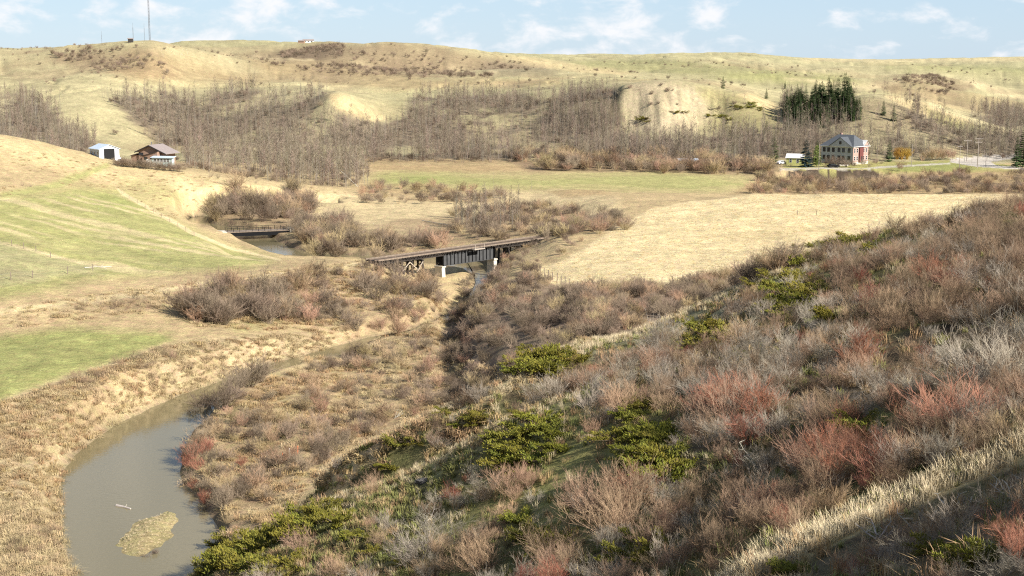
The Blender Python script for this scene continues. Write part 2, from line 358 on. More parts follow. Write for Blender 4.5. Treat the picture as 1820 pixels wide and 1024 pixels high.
TAN = math.tan(SUN_EL)
shade_px = [(1318, 1036), (1460, 976), (1600, 920), (1710, 876), (1822, 822)]
knoll = []
for k, (u_, v_) in enumerate(shade_px):
    q = pick(u_, v_); D = 52.0
    knoll.append((q[0] + SUN_XY[0] * D, q[1] + SUN_XY[1] * D, q[2] + D * TAN))
d0 = np.array(knoll[0]) - np.array(knoll[1]); d1 = np.array(knoll[-1]) - np.array(knoll[-2])
knoll = [np.array(knoll[0]) + d0 * 2.2 - np.array([0, 0, 2.0]), *[np.array(k) for k in knoll], np.array(knoll[-1]) + d1 * 2 + np.array([0, 0, -1.5]), np.array(knoll[-1]) + d1 * 5 + np.array([0, 0, -14.0])]
zk = np.full(X.shape, -99.0)
kb = (X > 5) & (R2 < 140)
for k0, k1 in zip(knoll[:-1], knoll[1:]):
    dx, dy = k1[0] - k0[0], k1[1] - k0[1]
    t = np.clip(((X - k0[0]) * dx + (Y - k0[1]) * dy) / (dx * dx + dy * dy), 0, 1)
    dd = np.hypot(X - k0[0] - t * dx, Y - k0[1] - t * dy)
    zz = k0[2] * (1 - t) + k1[2] * t - 0.68 * (np.sqrt(dd * dd + 0.6) - 0.77)
    zk = np.where(kb, np.maximum(zk, zz), zk)
Z = np.maximum(Z, zk)

_c = (Y > 506) & (Y < 524) & (X > 90) & (X < 145)
Z = np.where(_c, Z + 1.5 * fbm(X / 2.6, Y / 3.0, 48, 4), Z)
# picture position, and whether the ground itself hides the spot
PXg, PYg = project(X, Y, Z)
PXg = np.where(Y > 1, PXg, -9999)
TANg = Z / R2
VIS = TANg >= np.maximum.accumulate(TANg, 0) - 2e-4
DA = np.gradient(RR)[:, None] * RR[:, None] * (az_d[1] - az_d[0])     # ground area of a cell (dense columns)

# ------------------------------------------------------------------ colour of the ground (albedo, with some shade painted in)
C = dict(
    dry=(0.385, 0.29, 0.155), pale=(0.50, 0.40, 0.225), straw=(0.45, 0.35, 0.185), green=(0.295, 0.285, 0.108), lush=(0.215, 0.24, 0.07),
    olive=(0.30, 0.27, 0.14), hill=(0.36, 0.31, 0.17), brush=(0.215, 0.15, 0.09), dark=(0.13, 0.09, 0.06), tan=(0.32, 0.225, 0.115),
    gravel=(0.46, 0.41, 0.35), shaded_soil=(0.06, 0.044, 0.032), moss=(0.135, 0.135, 0.045), wood=(0.155, 0.118, 0.082), sand=(0.30, 0.245, 0.12),
    scarp=(0.37, 0.30, 0.19), mud=(0.13, 0.105, 0.07), track=(0.30, 0.30, 0.11), bright=(0.54, 0.43, 0.24))
C = {k: np.array(v) for k, v in C.items()}
ALB = np.tile(C['dry'], (NR, NC, 1))
nA, nB = fbm(X / 9, Y / 9, 31, 4), fbm(X / 28, Y / 28, 32, 4)
nF = fbm(X / 70, Y / 120, 33, 5, 0.6)
nS = fbm(X / 2.2, Y / 2.2, 34, 3)

def paint(poly, c, y0=0, y1=1e9, k=1.0, jit=8, noise=None, soft=0):
    poly = np.array(poly, float)
    lo, hi = poly.min(0) - jit - 2, poly.max(0) + jit + 2
    m = (Y > y0) & (Y < y1) & (PXg > lo[0]) & (PXg < hi[0]) & (PYg > lo[1]) & (PYg < hi[1])
    m[:, NDENSE:] &= False
    if not m.any(): return
    jx, jy = nA[m] * jit + nS[m] * jit * 0.6, fbm(X[m] / 11 + 50, Y[m] / 11, 35, 4) * jit * 0.45 + nS[m] * jit * 0.2
    w = np.zeros(m.sum())
    offs = [(0, 0)] if soft == 0 else [(dx * soft, dy * soft * 0.5) for dx in (-1, -.35, .35, 1) for dy in (-1, 0, 1)]
    for ox, oy in offs:
        w += in_poly(PXg[m] + jx + ox, PYg[m] + jy + oy, poly)
    w *= k / len(offs)
    if noise is not None: w *= noise[m]
    ALB[m] = ALB[m] * (1 - w[:, None]) + np.asarray(C[c] if isinstance(c, str) else c) * w[:, None]

def blot(lo, hi, n): return sstep(lo, hi, n)

# far prairie and hills
farm = (Y > 560)[..., None]
ALB = np.where(farm, C['hill'] * (1 + 0.22 * nF + 0.16 * nB + 0.12 * nA)[..., None], ALB)
wT = (blot(0.0, 0.5, fbm(X / 95 + 9, Y / 130, 45, 5, .6)) * (Y > 600) * 0.55)[..., None]
ALB = ALB * (1 - wT) + np.array((0.27, 0.195, 0.11)) * wT
wO = (blot(-0.1, 0.5, fbm(X / 160, Y / 160, 36, 4)) * (Y > 600) * 0.6)[..., None]
ALB = ALB * (1 - wO) + C['olive'] * wO
prair = (sstep(1100, 1800, Y) * 0.55)[..., None]
ALB = ALB * (1 - prair) + np.array((0.345, 0.32, 0.175)) * prair * (1 + 0.15 * nF[..., None])
prair_olive = (blot(0.25, 0.6, fbm(X / 240, Y / 420, 39, 4)) * sstep(1200, 1700, Y) * 0.5)[..., None]  # broad noise patches of darker olive on the far prairie
ALB = ALB * (1 - prair_olive) + np.array((0.27, 0.26, 0.13)) * prair_olive
# brushy slopes on the far side
paint([(80, 100), (140, 88), (215, 84), (275, 92), (300, 112), (330, 140), (260, 138), (180, 130), (100, 118)], 'brush', 700, 1000, 0.75, 14, blot(-0.5, 0.15, nB), 10)
paint([(220, 90), (330, 95), (420, 130), (520, 150), (330, 150), (200, 140)], 'tan', 700, 1000, 0.5, 10, None, 14)
paint([(400, 96), (500, 93), (610, 80), (700, 76), (800, 88), (900, 106), (990, 124), (960, 138), (800, 134), (620, 122), (500, 112)], (0.255, 0.19, 0.11), 980, 1300, 0.9, 9, None, 8)
paint([(500, 92), (560, 84), (615, 82), (610, 98), (560, 106), (490, 102)], 'dark', 980, 1300, 0.7, 9, None, 6)
paint([(860, 104), (960, 112), (1000, 128), (900, 136), (850, 128)], 'wood', 900, 1300, 0.5, 8, None, 8)
paint([(480, 112), (600, 112), (720, 122), (860, 132), (880, 140), (720, 140), (560, 132), (480, 124)], 'brush', 850, 1060, 0.75, 9, blot(-0.6, 0.1, nB), 8)
paint([(420, 98), (620, 118), (760, 142), (1000, 140), (1000, 152), (700, 160), (560, 150), (480, 130)], (0.31, 0.235, 0.125), 760, 1060, 0.85, 9, None, 8)
paint([(1590, 135), (1680, 128), (1740, 150), (1700, 172), (1590, 165), (1540, 150)], 'brush', 880, 1260, 0.75, 10, blot(-0.5, 0.2, nB), 8)
paint([(1560, 150), (1820, 172), (1960, 190), (1960, 240), (1820, 215), (1700, 195), (1600, 178)], 'tan', 740, 1010, 0.5, 8, None, 10)
paint([(1700, 130), (1800, 128), (1960, 140), (1960, 160), (1790, 150)], 'dark', 1000, 1300, 0.5, 8, None, 8)
paint([(1000, 110), (1150, 104), (1300, 116), (1430, 128), (1380, 140), (1200, 134), (1060, 122)], (0.25, 0.235, 0.105), 1000, 1900, 0.75, 9, None, 5)
paint([(1240, 140), (1420, 150), (1545, 152), (1500, 134), (1350, 128)], (0.27, 0.26, 0.105), 850, 1300, 0.7, 9, None, 6)
paint([(870, 99), (960, 104), (1040, 118), (1130, 132), (1110, 138), (1000, 124), (900, 108)], 'straw', 900, 1500, 0.7, 5, None, 4)
paint([(1380, 138), (1460, 143), (1545, 153), (1600, 136), (1690, 127), (1790, 164), (1840, 178), (1840, 184), (1780, 170), (1690, 134), (1605, 143), (1550, 160), (1450, 149)], 'pale', 850, 1300, 0.7, 4, None, 3)
paint([(1560, 118), (1700, 116), (1840, 122), (1840, 132), (1700, 126), (1600, 128)], (0.26, 0.25, 0.11), 1100, 2000, 0.7, 6, None, 4)
paint([(1430, 101), (1580, 105), (1820, 101), (1820, 108), (1580, 112), (1420, 108)], 'pale', 1500, 5000, 0.5, 3, None, 3)
paint([(390, 95), (640, 112), (900, 129), (900, 131), (640, 115), (390, 98)], 'pale', 850, 1300, 0.6, 2, None, 1)
# draws on the far hills hold brush and brown grass
_d = (blot(0.22, 0.5, -gul) * (Y > 640) * 0.5)[..., None]
ALB = ALB * (1 - _d) + np.array((0.24, 0.175, 0.105)) * _d
woodN = blot(-0.32, 0.1, fbm(X / 21.0, Y / 36.0, 104, 4)) * 0.88 + 0.07
# forest floors
WOODS = [([(-140, 180), (0, 168), (60, 165), (110, 205), (170, 262), (150, 290), (-140, 260)], 560, 800),
         ([(172, 160), (260, 166), (420, 163), (520, 158), (592, 165), (600, 190), (650, 232), (650, 262), (300, 262), (232, 215)], 600, 800),
         ([(600, 190), (690, 222), (730, 176), (850, 168), (1000, 158), (1060, 158), (1102, 156), (1106, 240), (1100, 285), (640, 290), (640, 240)], 560, 800),
         ([(1100, 244), (1260, 240), (1400, 225), (1470, 205), (1560, 180), (1640, 205), (1700, 232), (1820, 245), (1960, 250), (1960, 282), (1560, 276), (1350, 286), (1100, 290)], 545, 720),
         ([(1380, 178), (1470, 190), (1560, 170), (1640, 195), (1640, 225), (1390, 232)], 600, 760),
         ([(1715, 205), (1820, 195), (1960, 198), (1960, 238), (1760, 228)], 700, 950)]
for pl, a, b in WOODS:
    paint(pl, 'wood', a, b, 0.9, 22, np.clip(woodN * 1.25, .25, 1), 8)
paint([(985, 172), (1098, 158), (1108, 200), (1108, 240), (960, 240)], (0.09, 0.066, 0.047), 600, 760, 0.7, 6, None, 6)  # dark floor paints the shade on the left flank of the scarp
# pale spurs and the pale scarp
paint([(100, 150), (170, 160), (215, 200), (275, 255), (190, 262), (150, 225), (110, 195)], 'hill', 600, 800, 0.8, 7, None, 6)
paint([(580, 166), (612, 168), (690, 212), (660, 216), (600, 196)], 'straw', 640, 760, 0.9, 4, None, 4)
paint([(1106, 150), (1180, 146), (1240, 152), (1262, 178), (1275, 205), (1225, 234), (1150, 238), (1118, 225), (1108, 190)], 'scarp', 620, 760, 0.9, 16, None, 7)
paint([(1240, 152), (1330, 170), (1390, 195), (1390, 240), (1262, 238), (1262, 190)], (0.235, 0.20, 0.095), 600, 760, 0.8, 10, None, 8)
paint([(1310, 168), (1330, 164), (1402, 196), (1396, 206), (1350, 190)], 'straw', 600, 760, 0.9, 4, None, 3)
paint([(1560, 163), (1640, 182), (1725, 215), (1735, 226), (1700, 222), (1620, 196)], 'straw', 600, 760, 0.85, 4, None, 3)
paint([(1640, 190), (1712, 216), (1780, 235), (1720, 236), (1660, 215)], 'moss', 600, 760, 0.55, 5, None, 4)
_s = X + 0.75 * (Y - 690)
grooves = blot(0.0, 0.5, fbm(_s / 5.5 + 0.8 * nA, Y / 40, 44, 4))
paint([(1108, 154), (1245, 154), (1300, 200), (1245, 235), (1112, 232)], (0.25, 0.215, 0.115), 620, 740, 0.4, 12, blot(-.1, .4, fbm(X / 9., Y / 22., 144, 4)), 4)
# valley floor beyond the river
paint([(620, 308), (1400, 300), (1830, 285), (1960, 290), (1960, 350), (1500, 350), (1100, 352), (560, 345)], 'dry', 440, 560, 1, 5)
paint([(655, 312), (760, 306), (960, 312), (1180, 304), (1345, 318), (1345, 332), (1230, 342), (1000, 336), (760, 336), (660, 326)], 'green', 440, 560, 0.85, 10, None, 14)
paint([(660, 313), (760, 308), (800, 318), (760, 330), (670, 322)], 'lush', 440, 560, 0.45, 10, None, 14)
paint([(640, 280), (940, 284), (960, 302), (800, 306), (660, 302)], 'tan', 500, 600, 0.7, 6, None, 4)
paint([(900, 284), (1380, 284), (1380, 312), (1200, 306), (940, 304)], 'brush', 500, 600, 0.9, 6, None, 5)
paint([(1400, 302), (1560, 301), (1568, 318), (1540, 330), (1400, 328)], 'shaded_soil', 508, 523, 0.95, 3)  # dark brown earth, with the shade on the cut bank painted in
paint([(1330, 326), (1600, 322), (1640, 345), (1300, 345)], 'tan', 400, 516, 0.8, 6, None, 4)
paint([(1385, 288), (1620, 288), (1720, 284), (1820, 298), (1960, 300), (1960, 308), (1580, 306), (1540, 302), (1400, 302)], (0.30, 0.27, 0.10), 518, 610, 1, 3)
paint([(1590, 292), (1690, 286), (1740, 298), (1730, 308), (1600, 308), (1570, 302)], 'lush', 505, 600, 0.55, 6, None, 8)
paint([(1590, 308), (1820, 302), (1960, 305), (1960, 346), (1590, 345)], 'tan', 380, 530, 0.8, 6, None, 4)
paint([(1385, 299.5), (1480, 297), (1530, 299.5), (1560, 296), (1690, 289), (1690, 292), (1560, 299.5), (1500, 301.5), (1390, 302)], 'gravel', 523, 600, 0.7, 1)
paint([(1690, 283), (1760, 276), (1840, 272), (1840, 276), (1762, 288), (1770, 294), (1830, 299), (1960, 301), (1960, 305), (1820, 302), (1740, 297), (1690, 289)], 'gravel', 500, 640, 0.95, 1.5)
# middle ground, flats and knolls
paint([(320, 365), (340, 330), (660, 345), (1000, 340), (1100, 352), (1110, 395), (1000, 420), (700, 420), (540, 400)], 'pale', 330, 470, 0.6, 8, None, 8)
paint([(640, 330), (760, 326), (900, 346), (880, 362), (740, 360), (640, 362)], 'tan', 380, 480, 0.7, 8, blot(-0.5, 0.2, nA), 5)
paint([(760, 385), (1000, 368), (1110, 385), (1110, 440), (960, 470), (640, 462), (500, 450), (480, 400)], 'brush', 300, 400, 0.7, 8, blot(-0.5, 0.3, nA), 5)
paint([(960, 335), (1060, 335), (1090, 345), (1000, 352)], 'tan', 400, 450, 0.7, 5, None, 4)
paint([(350, 340), (540, 345), (560, 410), (360, 405)], 'brush', 330, 420, 0.75, 6, blot(-0.7, 0, nA), 4)
paint([(1000, 525), (1180, 520), (1400, 470), (1420, 480), (1300, 512), (1180, 566), (1040, 605), (960, 640)], 'wood', 118, 215, 0.6, 8, blot(-.4, .3, nA), 4)
# the left hill and its meadow
paint([(-140, 215), (0, 238), (130, 266), (330, 304), (620, 340), (340, 372), (300, 410), (210, 335), (130, 300), (-140, 275)], 'straw', 320, 480, 0.85, 5, None, 6)
paint([(205, 318), (290, 326), (340, 352), (300, 372), (240, 345)], 'green', 320, 470, 0.4, 14, None, 12)
paint([(-140, 330), (0, 352), (150, 330), (215, 338), (300, 385), (400, 435), (500, 460), (430, 478), (330, 482), (150, 500), (0, 530), (-140, 560)], 'green', 205, 460, 0.9, 10, None, 14)
paint([(160, 345), (215, 340), (260, 372), (190, 372)], 'lush', 250, 420, 0.45, 14, None, 14)
band = blot(-0.15, 0.5, fract_noise((X * 0.5 + Y * 0.86) / 3.4 + 1.5 * nB, (X - Y) / 40, 61))
paint([(-140, 335), (0, 352), (215, 345), (300, 390), (400, 440), (495, 462), (330, 480), (0, 500), (-140, 500)], 'pale', 205, 460, 0.65, 8, band, 8)
paint([(205, 332), (222, 342), (300, 386), (345, 412), (410, 438), (500, 461), (498, 464), (405, 443), (340, 417), (295, 391), (216, 346)], 'bright', 205, 470, 0.9, 2, None, 1)
paint([(0, 431), (40, 439), (90, 452), (150, 468), (240, 478), (150, 472), (88, 456), (40, 443), (0, 435)], 'bright', 205, 320, 0.8, 2, None, 1)
paint([(-140, 420), (0, 432), (60, 445), (150, 470), (210, 478), (120, 492), (0, 510), (-140, 530)], 'olive', 205, 300, 0.7, 8, None, 6)
paint([(0, 341), (90, 325), (160, 300), (185, 290), (200, 292), (160, 314), (110, 332), (50, 345), (0, 353)], 'track', 300, 460, 0.75, 5, None, 4)
paint([(-140, 570), (0, 548), (180, 528), (300, 510), (470, 488), (640, 466), (645, 472), (480, 496), (300, 521), (180, 540), (0, 559), (-140, 583)], 'bright', 180, 290, 0.65, 3, None, 2)
paint([(118, 545), (300, 525), (480, 497), (640, 474), (720, 500), (560, 520), (400, 535), (260, 552), (130, 556)], 'brush', 190, 290, 0.65, 10, blot(-0.6, 0.1, nA), 5)
paint([(-140, 610), (0, 600), (120, 585), (290, 590), (310, 608), (240, 630), (150, 662), (0, 712), (-140, 760)], 'lush', 140, 225, 0.75, 12, None, 12)
paint([(-140, 640), (0, 630), (160, 610), (140, 630), (0, 660), (-140, 680)], 'green', 140, 225, 0.6, 12, None, 14)
paint([(400, 575), (480, 560), (510, 575), (420, 595)], 'green', 180, 240, 0.5, 8, None, 8)
paint([(300, 612), (520, 590), (600, 600), (560, 640), (420, 660), (300, 705), (200, 750), (120, 825), (100, 900), (130, 1040), (-140, 1100), (-140, 780), (0, 715), (160, 660)], (0.35, 0.27, 0.155), 95, 230, 0.8, 8, None, 6)
paint([(100, 690), (330, 630), (420, 640), (330, 690), (180, 750), (60, 830), (60, 740)], 'tan', 95, 230, 0.5, 16, blot(-0.4, 0.3, nA), 8)
# thickets on the inside of the bend, the dark bluff and the ravine
paint([(310, 545), (480, 500), (640, 475), (760, 490), (800, 540), (780, 600), (860, 640), (900, 665), (850, 705), (740, 760), (600, 835), (480, 935), (380, 960), (320, 860), (330, 790), (420, 700), (560, 640), (640, 610), (520, 590), (340, 580)], 'brush', 112, 262, 0.6, 12, blot(-0.55, 0.35, nA), 8)
paint([(440, 700), (600, 660), (700, 700), (560, 760), (420, 800), (380, 760)], 'dry', 112, 230, 0.45, 14, blot(-0.2, 0.4, nA), 8)
paint([(560, 520), (790, 500), (820, 550), (760, 600), (600, 600)], 'dry', 180, 250, 0.35, 14, blot(-0.2, 0.5, nA), 8)
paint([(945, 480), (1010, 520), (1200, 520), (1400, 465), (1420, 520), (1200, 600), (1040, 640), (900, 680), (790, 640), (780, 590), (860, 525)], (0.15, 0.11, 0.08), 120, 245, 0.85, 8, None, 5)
# the pale stubble field
paint([(938, 482), (1010, 460), (1100, 400), (1160, 372), (1230, 358), (1350, 345), (1750, 345), (1900, 340), (1900, 420), (1420, 470), (1250, 505), (1090, 516), (1010, 518)], 'bright', 205, 395, 1.0, 4, None, 3)
paint([(1010, 470), (1300, 400), (1700, 360), (1700, 380), (1300, 440), (1060, 500)], (0.43, 0.33, 0.17), 205, 395, 0.45, 20, blot(-0.1, 0.5, nB), 14)
# the near spur
SPUR = [(330, 1024), (480, 938), (600, 880), (740, 752), (850, 698), (1040, 600), (1180, 560), (1300, 508), (1480, 432), (1600, 398), (1820, 342), (2000, 300), (2000, 1200), (300, 1200)]
paint(SPUR, (0.105, 0.08, 0.048), 20, 122, 1, 3, None, 2)  # ground tone lowered to paint the dark gaps under the shrubs
paint(SPUR, 'moss', 20, 122, 0.7, 10, blot(-0.15, 0.35, nA), 4)
paint([(330, 1024), (480, 938), (600, 886), (760, 826), (880, 762), (1000, 720), (1120, 760), (1180, 850), (1000, 920), (800, 1040), (500, 1200), (300, 1200)], (0.205, 0.19, 0.07), 20, 100, 0.75, 10, blot(-0.6, 0.1, nA), 8)
paint([(380, 1000), (500, 936), (600, 884), (760, 822), (880, 757), (1040, 690), (1045, 705), (890, 780), (770, 850), (610, 912), (510, 962), (400, 1030)], (0.33, 0.30, 0.13), 60, 106, 0.8, 5, None, 3)
paint([(590, 838), (740, 757), (860, 696), (1040, 602), (1180, 562), (1300, 508), (1400, 468), (1440, 455), (1400, 485), (1300, 524), (1180, 578), (1046, 620), (870, 712), (740, 775), (600, 850)], 'bright', 92, 124, 0.9, 5, None, 3)
TRAIL = [(560, 838), (640, 793), (700, 762), (768, 730), (835, 700), (838, 709), (772, 744), (704, 780), (648, 812), (566, 856)]
paint(TRAIL, 'bright', 101, 195, 0.95, 5, None, 3)
paint([(1030, 622), (1180, 572), (1300, 516), (1420, 474), (1440, 500), (1300, 556), (1180, 612), (1060, 650)], (0.24, 0.22, 0.125), 85, 122, 0.8, 6, None, 4)
paint([(1600, 398), (1820, 342), (1960, 310), (1960, 322), (1820, 356), (1610, 408)], 'bright', 95, 124, 0.9, 4, None, 3)
paint([(1230, 1080), (1310, 1010), (1430, 948), (1560, 892), (1690, 838), (1830, 775), (1960, 716), (1960, 770), (1830, 822), (1700, 872), (1580, 925), (1450, 985), (1330, 1050), (1240, 1120)], 'straw', 25, 52, 1, 5, None, 3)
paint([(1330, 1060), (1580, 935), (1830, 832), (1960, 780), (1960, 1200), (1200, 1200)], (0.13, 0.105, 0.06), 20, 44, 0.85, 6, None, 4)  # tone darkened to deepen the shade below the grass strip
# wet margins and sandbar
wm = np.clip(1 - np.abs(SD - 0.1) / 0.9, 0, 1)[..., None]
ALB = ALB * (1 - 0.75 * wm) + C['mud'] * 0.75 * wm
inr = (SD < -0.2)[..., None]
ALB = np.where(inr, C['mud'], ALB)
bw = (sstep(0.02, 0.2, BAR) * (SD < 0))[..., None]
ALB = ALB * (1 - bw) + C['sand'] * bw
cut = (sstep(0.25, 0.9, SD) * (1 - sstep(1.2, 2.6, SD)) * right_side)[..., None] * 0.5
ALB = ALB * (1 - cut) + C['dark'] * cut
ALB *= (1 + 0.16 * nS + 0.10 * nA)[..., None]
ALB = np.clip(ALB, 0.01, 0.8)

# ------------------------------------------------------------------ materials
def new_mat(name, rough=0.85, spec=0.2):
    m = bpy.data.materials.new(name); m.use_nodes = True
    b = m.node_tree.nodes['Principled BSDF']
    b.inputs['Roughness'].default_value = rough
    b.inputs['Specular IOR Level'].default_value = spec
    return m, m.node_tree.nodes, m.node_tree.links, b

def ground_material():
    m, n, l, b = new_mat('grassy_ground', 0.95, 0.1)
    at = n.new('ShaderNodeAttribute'); at.attribute_name = 'albedo'
    tc = n.new('ShaderNodeTexCoord')
    fac = None
    for scale, det, lo, hi in ((0.09, 5, 0.88, 1.12), (0.55, 6, 0.78, 1.22), (4.5, 5, 0.66, 1.34)):
        t = n.new('ShaderNodeTexNoise'); t.inputs['Scale'].default_value = scale; t.inputs['Detail'].default_value = det
        t.inputs['Roughness'].default_value = 0.65
        l.new(tc.outputs['Object'], t.inputs['Vector'])
        r = n.new('ShaderNodeMapRange'); r.inputs[1].default_value = 0.3; r.inputs[2].default_value = 0.7
        r.inputs[3].default_value = lo; r.inputs[4].default_value = hi; r.clamp = False
        l.new(t.outputs['Fac'], r.inputs[0])
        if fac is None: fac = r.outputs[0]
        else:
            mu = n.new('ShaderNodeMath'); mu.operation = 'MULTIPLY'
            l.new(fac, mu.inputs[0]); l.new(r.outputs[0], mu.inputs[1]); fac = mu.outputs[0]
        last = t
    mx = n.new('ShaderNodeVectorMath'); mx.operation = 'SCALE'
    l.new(at.outputs['Color'], mx.inputs[0]); l.new(fac, mx.inputs['Scale'])
    hs = n.new('ShaderNodeHueSaturation')
    t2 = n.new('ShaderNodeTexNoise'); t2.inputs['Scale'].default_value = 0.9; t2.inputs['Detail'].default_value = 4
    l.new(tc.outputs['Object'], t2.inputs['Vector'])
    rr = n.new('ShaderNodeMapRange'); rr.inputs[3].default_value = 0.482; rr.inputs[4].default_value = 0.518
    rr.inputs[1].default_value = 0.3; rr.inputs[2].default_value = 0.7
    l.new(t2.outputs['Fac'], rr.inputs[0]); l.new(rr.outputs[0], hs.inputs['Hue'])
    l.new(mx.outputs[0], hs.inputs['Color'])
    l.new(hs.outputs['Color'], b.inputs['Base Color'])
    bp = n.new('ShaderNodeBump'); bp.inputs['Strength'].default_value = 0.9; bp.inputs['Distance'].default_value = 0.35
    tb = n.new('ShaderNodeTexNoise'); tb.inputs['Scale'].default_value = 1.3; tb.inputs['Detail'].default_value = 7; tb.inputs['Roughness'].default_value = 0.7
    l.new(tc.outputs['Object'], tb.inputs['Vector'])
    l.new(tb.outputs['Fac'], bp.inputs['Height'])
    l.new(bp.outputs['Normal'], b.inputs['Normal'])
    return m

def build_ground():
    nv = NR * NC + 1
    co = np.zeros((nv, 3), np.float32)
    co[:-1, 0], co[:-1, 1], co[:-1, 2] = X.ravel(), Y.ravel(), Z.ravel()
    co[-1] = (0, 0, -1.9)
    idx = np.arange(NR * NC).reshape(NR, NC)
    nxt = np.roll(idx, -1, axis=1)
    q = np.stack([idx[:-1], nxt[:-1], nxt[1:], idx[1:]], -1).reshape(-1, 4)[:, ::-1]
    tri = np.stack([np.full(NC, nv - 1), nxt[0], idx[0]], 1)[:, ::-1]
    me = bpy.data.meshes.new('ground')
    nq, nt = len(q), len(tri)
    me.vertices.add(nv); me.vertices.foreach_set('co', co.ravel())
    me.loops.add(nq * 4 + nt * 3)
    me.loops.foreach_set('vertex_index', np.concatenate([q.ravel(), tri.ravel()]).astype(np.int32))
    me.polygons.add(nq + nt)
    st = np.concatenate([np.arange(nq) * 4, nq * 4 + np.arange(nt) * 3]).astype(np.int32)
    me.polygons.foreach_set('loop_start', st)
    me.polygons.foreach_set('use_smooth', np.ones(nq + nt, bool))
    me.update(calc_edges=True)
    ca = me.color_attributes.new('albedo', 'FLOAT_COLOR', 'POINT')
    cc = np.ones((nv, 4), np.float32); cc[:-1, :3] = ALB.reshape(-1, 3); cc[-1, :3] = C['dry']
    ca.data.foreach_set('color', cc.ravel())
    o = bpy.data.objects.new('ground', me); col.objects.link(o)
    me.materials.append(ground_material())
    o['kind'] = 'structure'
    o['label'] = 'grassy valley floor, spurs and hills of dry straw coloured prairie'
    if me.polygons[nq // 2].normal.z < 0: me.flip_normals()
    return o
build_ground()

def water_material():
    m, n, l, b = new_mat('muddy_water', 0.08, 0.5)
    b.inputs['Base Color'].default_value = (0.165, 0.138, 0.075, 1)
    b.inputs['IOR'].default_value = 1.33
    tc = n.new('ShaderNodeTexCoord')
    t = n.new('ShaderNodeTexNoise'); t.inputs['Scale'].default_value = 0.35; t.inputs['Detail'].default_value = 4
    l.new(tc.outputs['Object'], t.inputs['Vector'])
    r = n.new('ShaderNodeMapRange'); r.inputs[3].default_value = 0.01; r.inputs[4].default_value = 0.10
    l.new(t.outputs['Fac'], r.inputs[0]); l.new(r.outputs[0], b.inputs['Roughness'])
    bp = n.new('ShaderNodeBump'); bp.inputs['Strength'].default_value = 0.22; bp.inputs['Distance'].default_value = 0.05
    t2 = n.new('ShaderNodeTexNoise'); t2.inputs['Scale'].default_value = 2.2; t2.inputs['Detail'].default_value = 3
    l.new(tc.outputs['Object'], t2.inputs['Vector']); l.new(t2.outputs['Fac'], bp.inputs['Height'])
    l.new(bp.outputs['Normal'], b.inputs['Normal'])
    return m

def build_water():
    n = len(lb)
    mid = (lb + rb) / 2
    L = lb + (lb - mid) / np.maximum(np.linalg.norm(lb - mid, axis=1), .1)[:, None] * 2.0
    Rr = rb + (rb - mid) / np.maximum(np.linalg.norm(rb - mid, axis=1), .1)[:, None] * 2.0
    vts = [(x, y, WATER_Z) for x, y in L] + [(x, y, WATER_Z) for x, y in Rr]
    fcs = [(i, i + 1, n + i + 1, n + i) for i in range(n - 1)]
    me = bpy.data.meshes.new('river_water'); me.from_pydata(vts, [], fcs); me.update()
    if me.polygons[0].normal.z < 0: me.flip_normals()
    me.materials.append(water_material())
    o = bpy.data.objects.new('river_water', me); col.objects.link(o)
    o['kind'] = 'structure'; o['label'] = 'calm muddy river bending below the grassy bank'
build_water()
# ------------------------------------------------------------------ plant building kit
class Tubes:
    """collects tapered limbs into one mesh"""
    def __init__(s): s.v, s.f, s.n = [], [], 0
    def tube(s, pts, r0, r1, sides=3):
        m = len(pts)
        P = np.asarray(pts, float)
        d = P[-1] - P[0]; d = d / (np.linalg.norm(d) + 1e-9)
        a = np.cross(d, (0.3, 0.9, 0.1)); a /= (np.linalg.norm(a) + 1e-9); b = np.cross(d, a)
        ang = np.arange(sides) * (2 * math.pi / sides)
        ring = np.cos(ang)[:, None] * a + np.sin(ang)[:, None] * b
        rad = np.linspace(r0, r1, m)
        for k in range(m): s.v.append(P[k] + ring * rad[k])
        for k in range(m - 1):
            o = s.n + k * sides
            for j in range(sides):
                j2 = (j + 1) % sides
                s.f.append((o + j, o + j2, o + sides + j2, o + sides + j))
        s.n += m * sides
    def face(s, pts, faces):
        s.v.append(np.asarray(pts, float))
        for f in faces: s.f.append(tuple(s.n + i for i in f))
        s.n += len(pts)
    def mesh(s, name, mat, smooth=False):
        me = bpy.data.meshes.new(name)
        me.from_pydata(np.concatenate(s.v).tolist() if s.v else [], [], s.f)
        me.materials.append(mat)
        if smooth: me.polygons.foreach_set('use_smooth', np.ones(len(me.polygons), bool))
        me.update()
        return me

def bent(p0, d, L, n, wob, up=0.0, R=random):
    """a wobbling limb"""
    pts = [np.asarray(p0, float)]; d = np.asarray(d, float)
    for k in range(n):
        d = d + np.array([R.uniform(-wob, wob), R.uniform(-wob, wob), R.uniform(-wob, wob) + up])
        d /= np.linalg.norm(d)
        pts.append(pts[-1] + d * (L / n))
    return pts

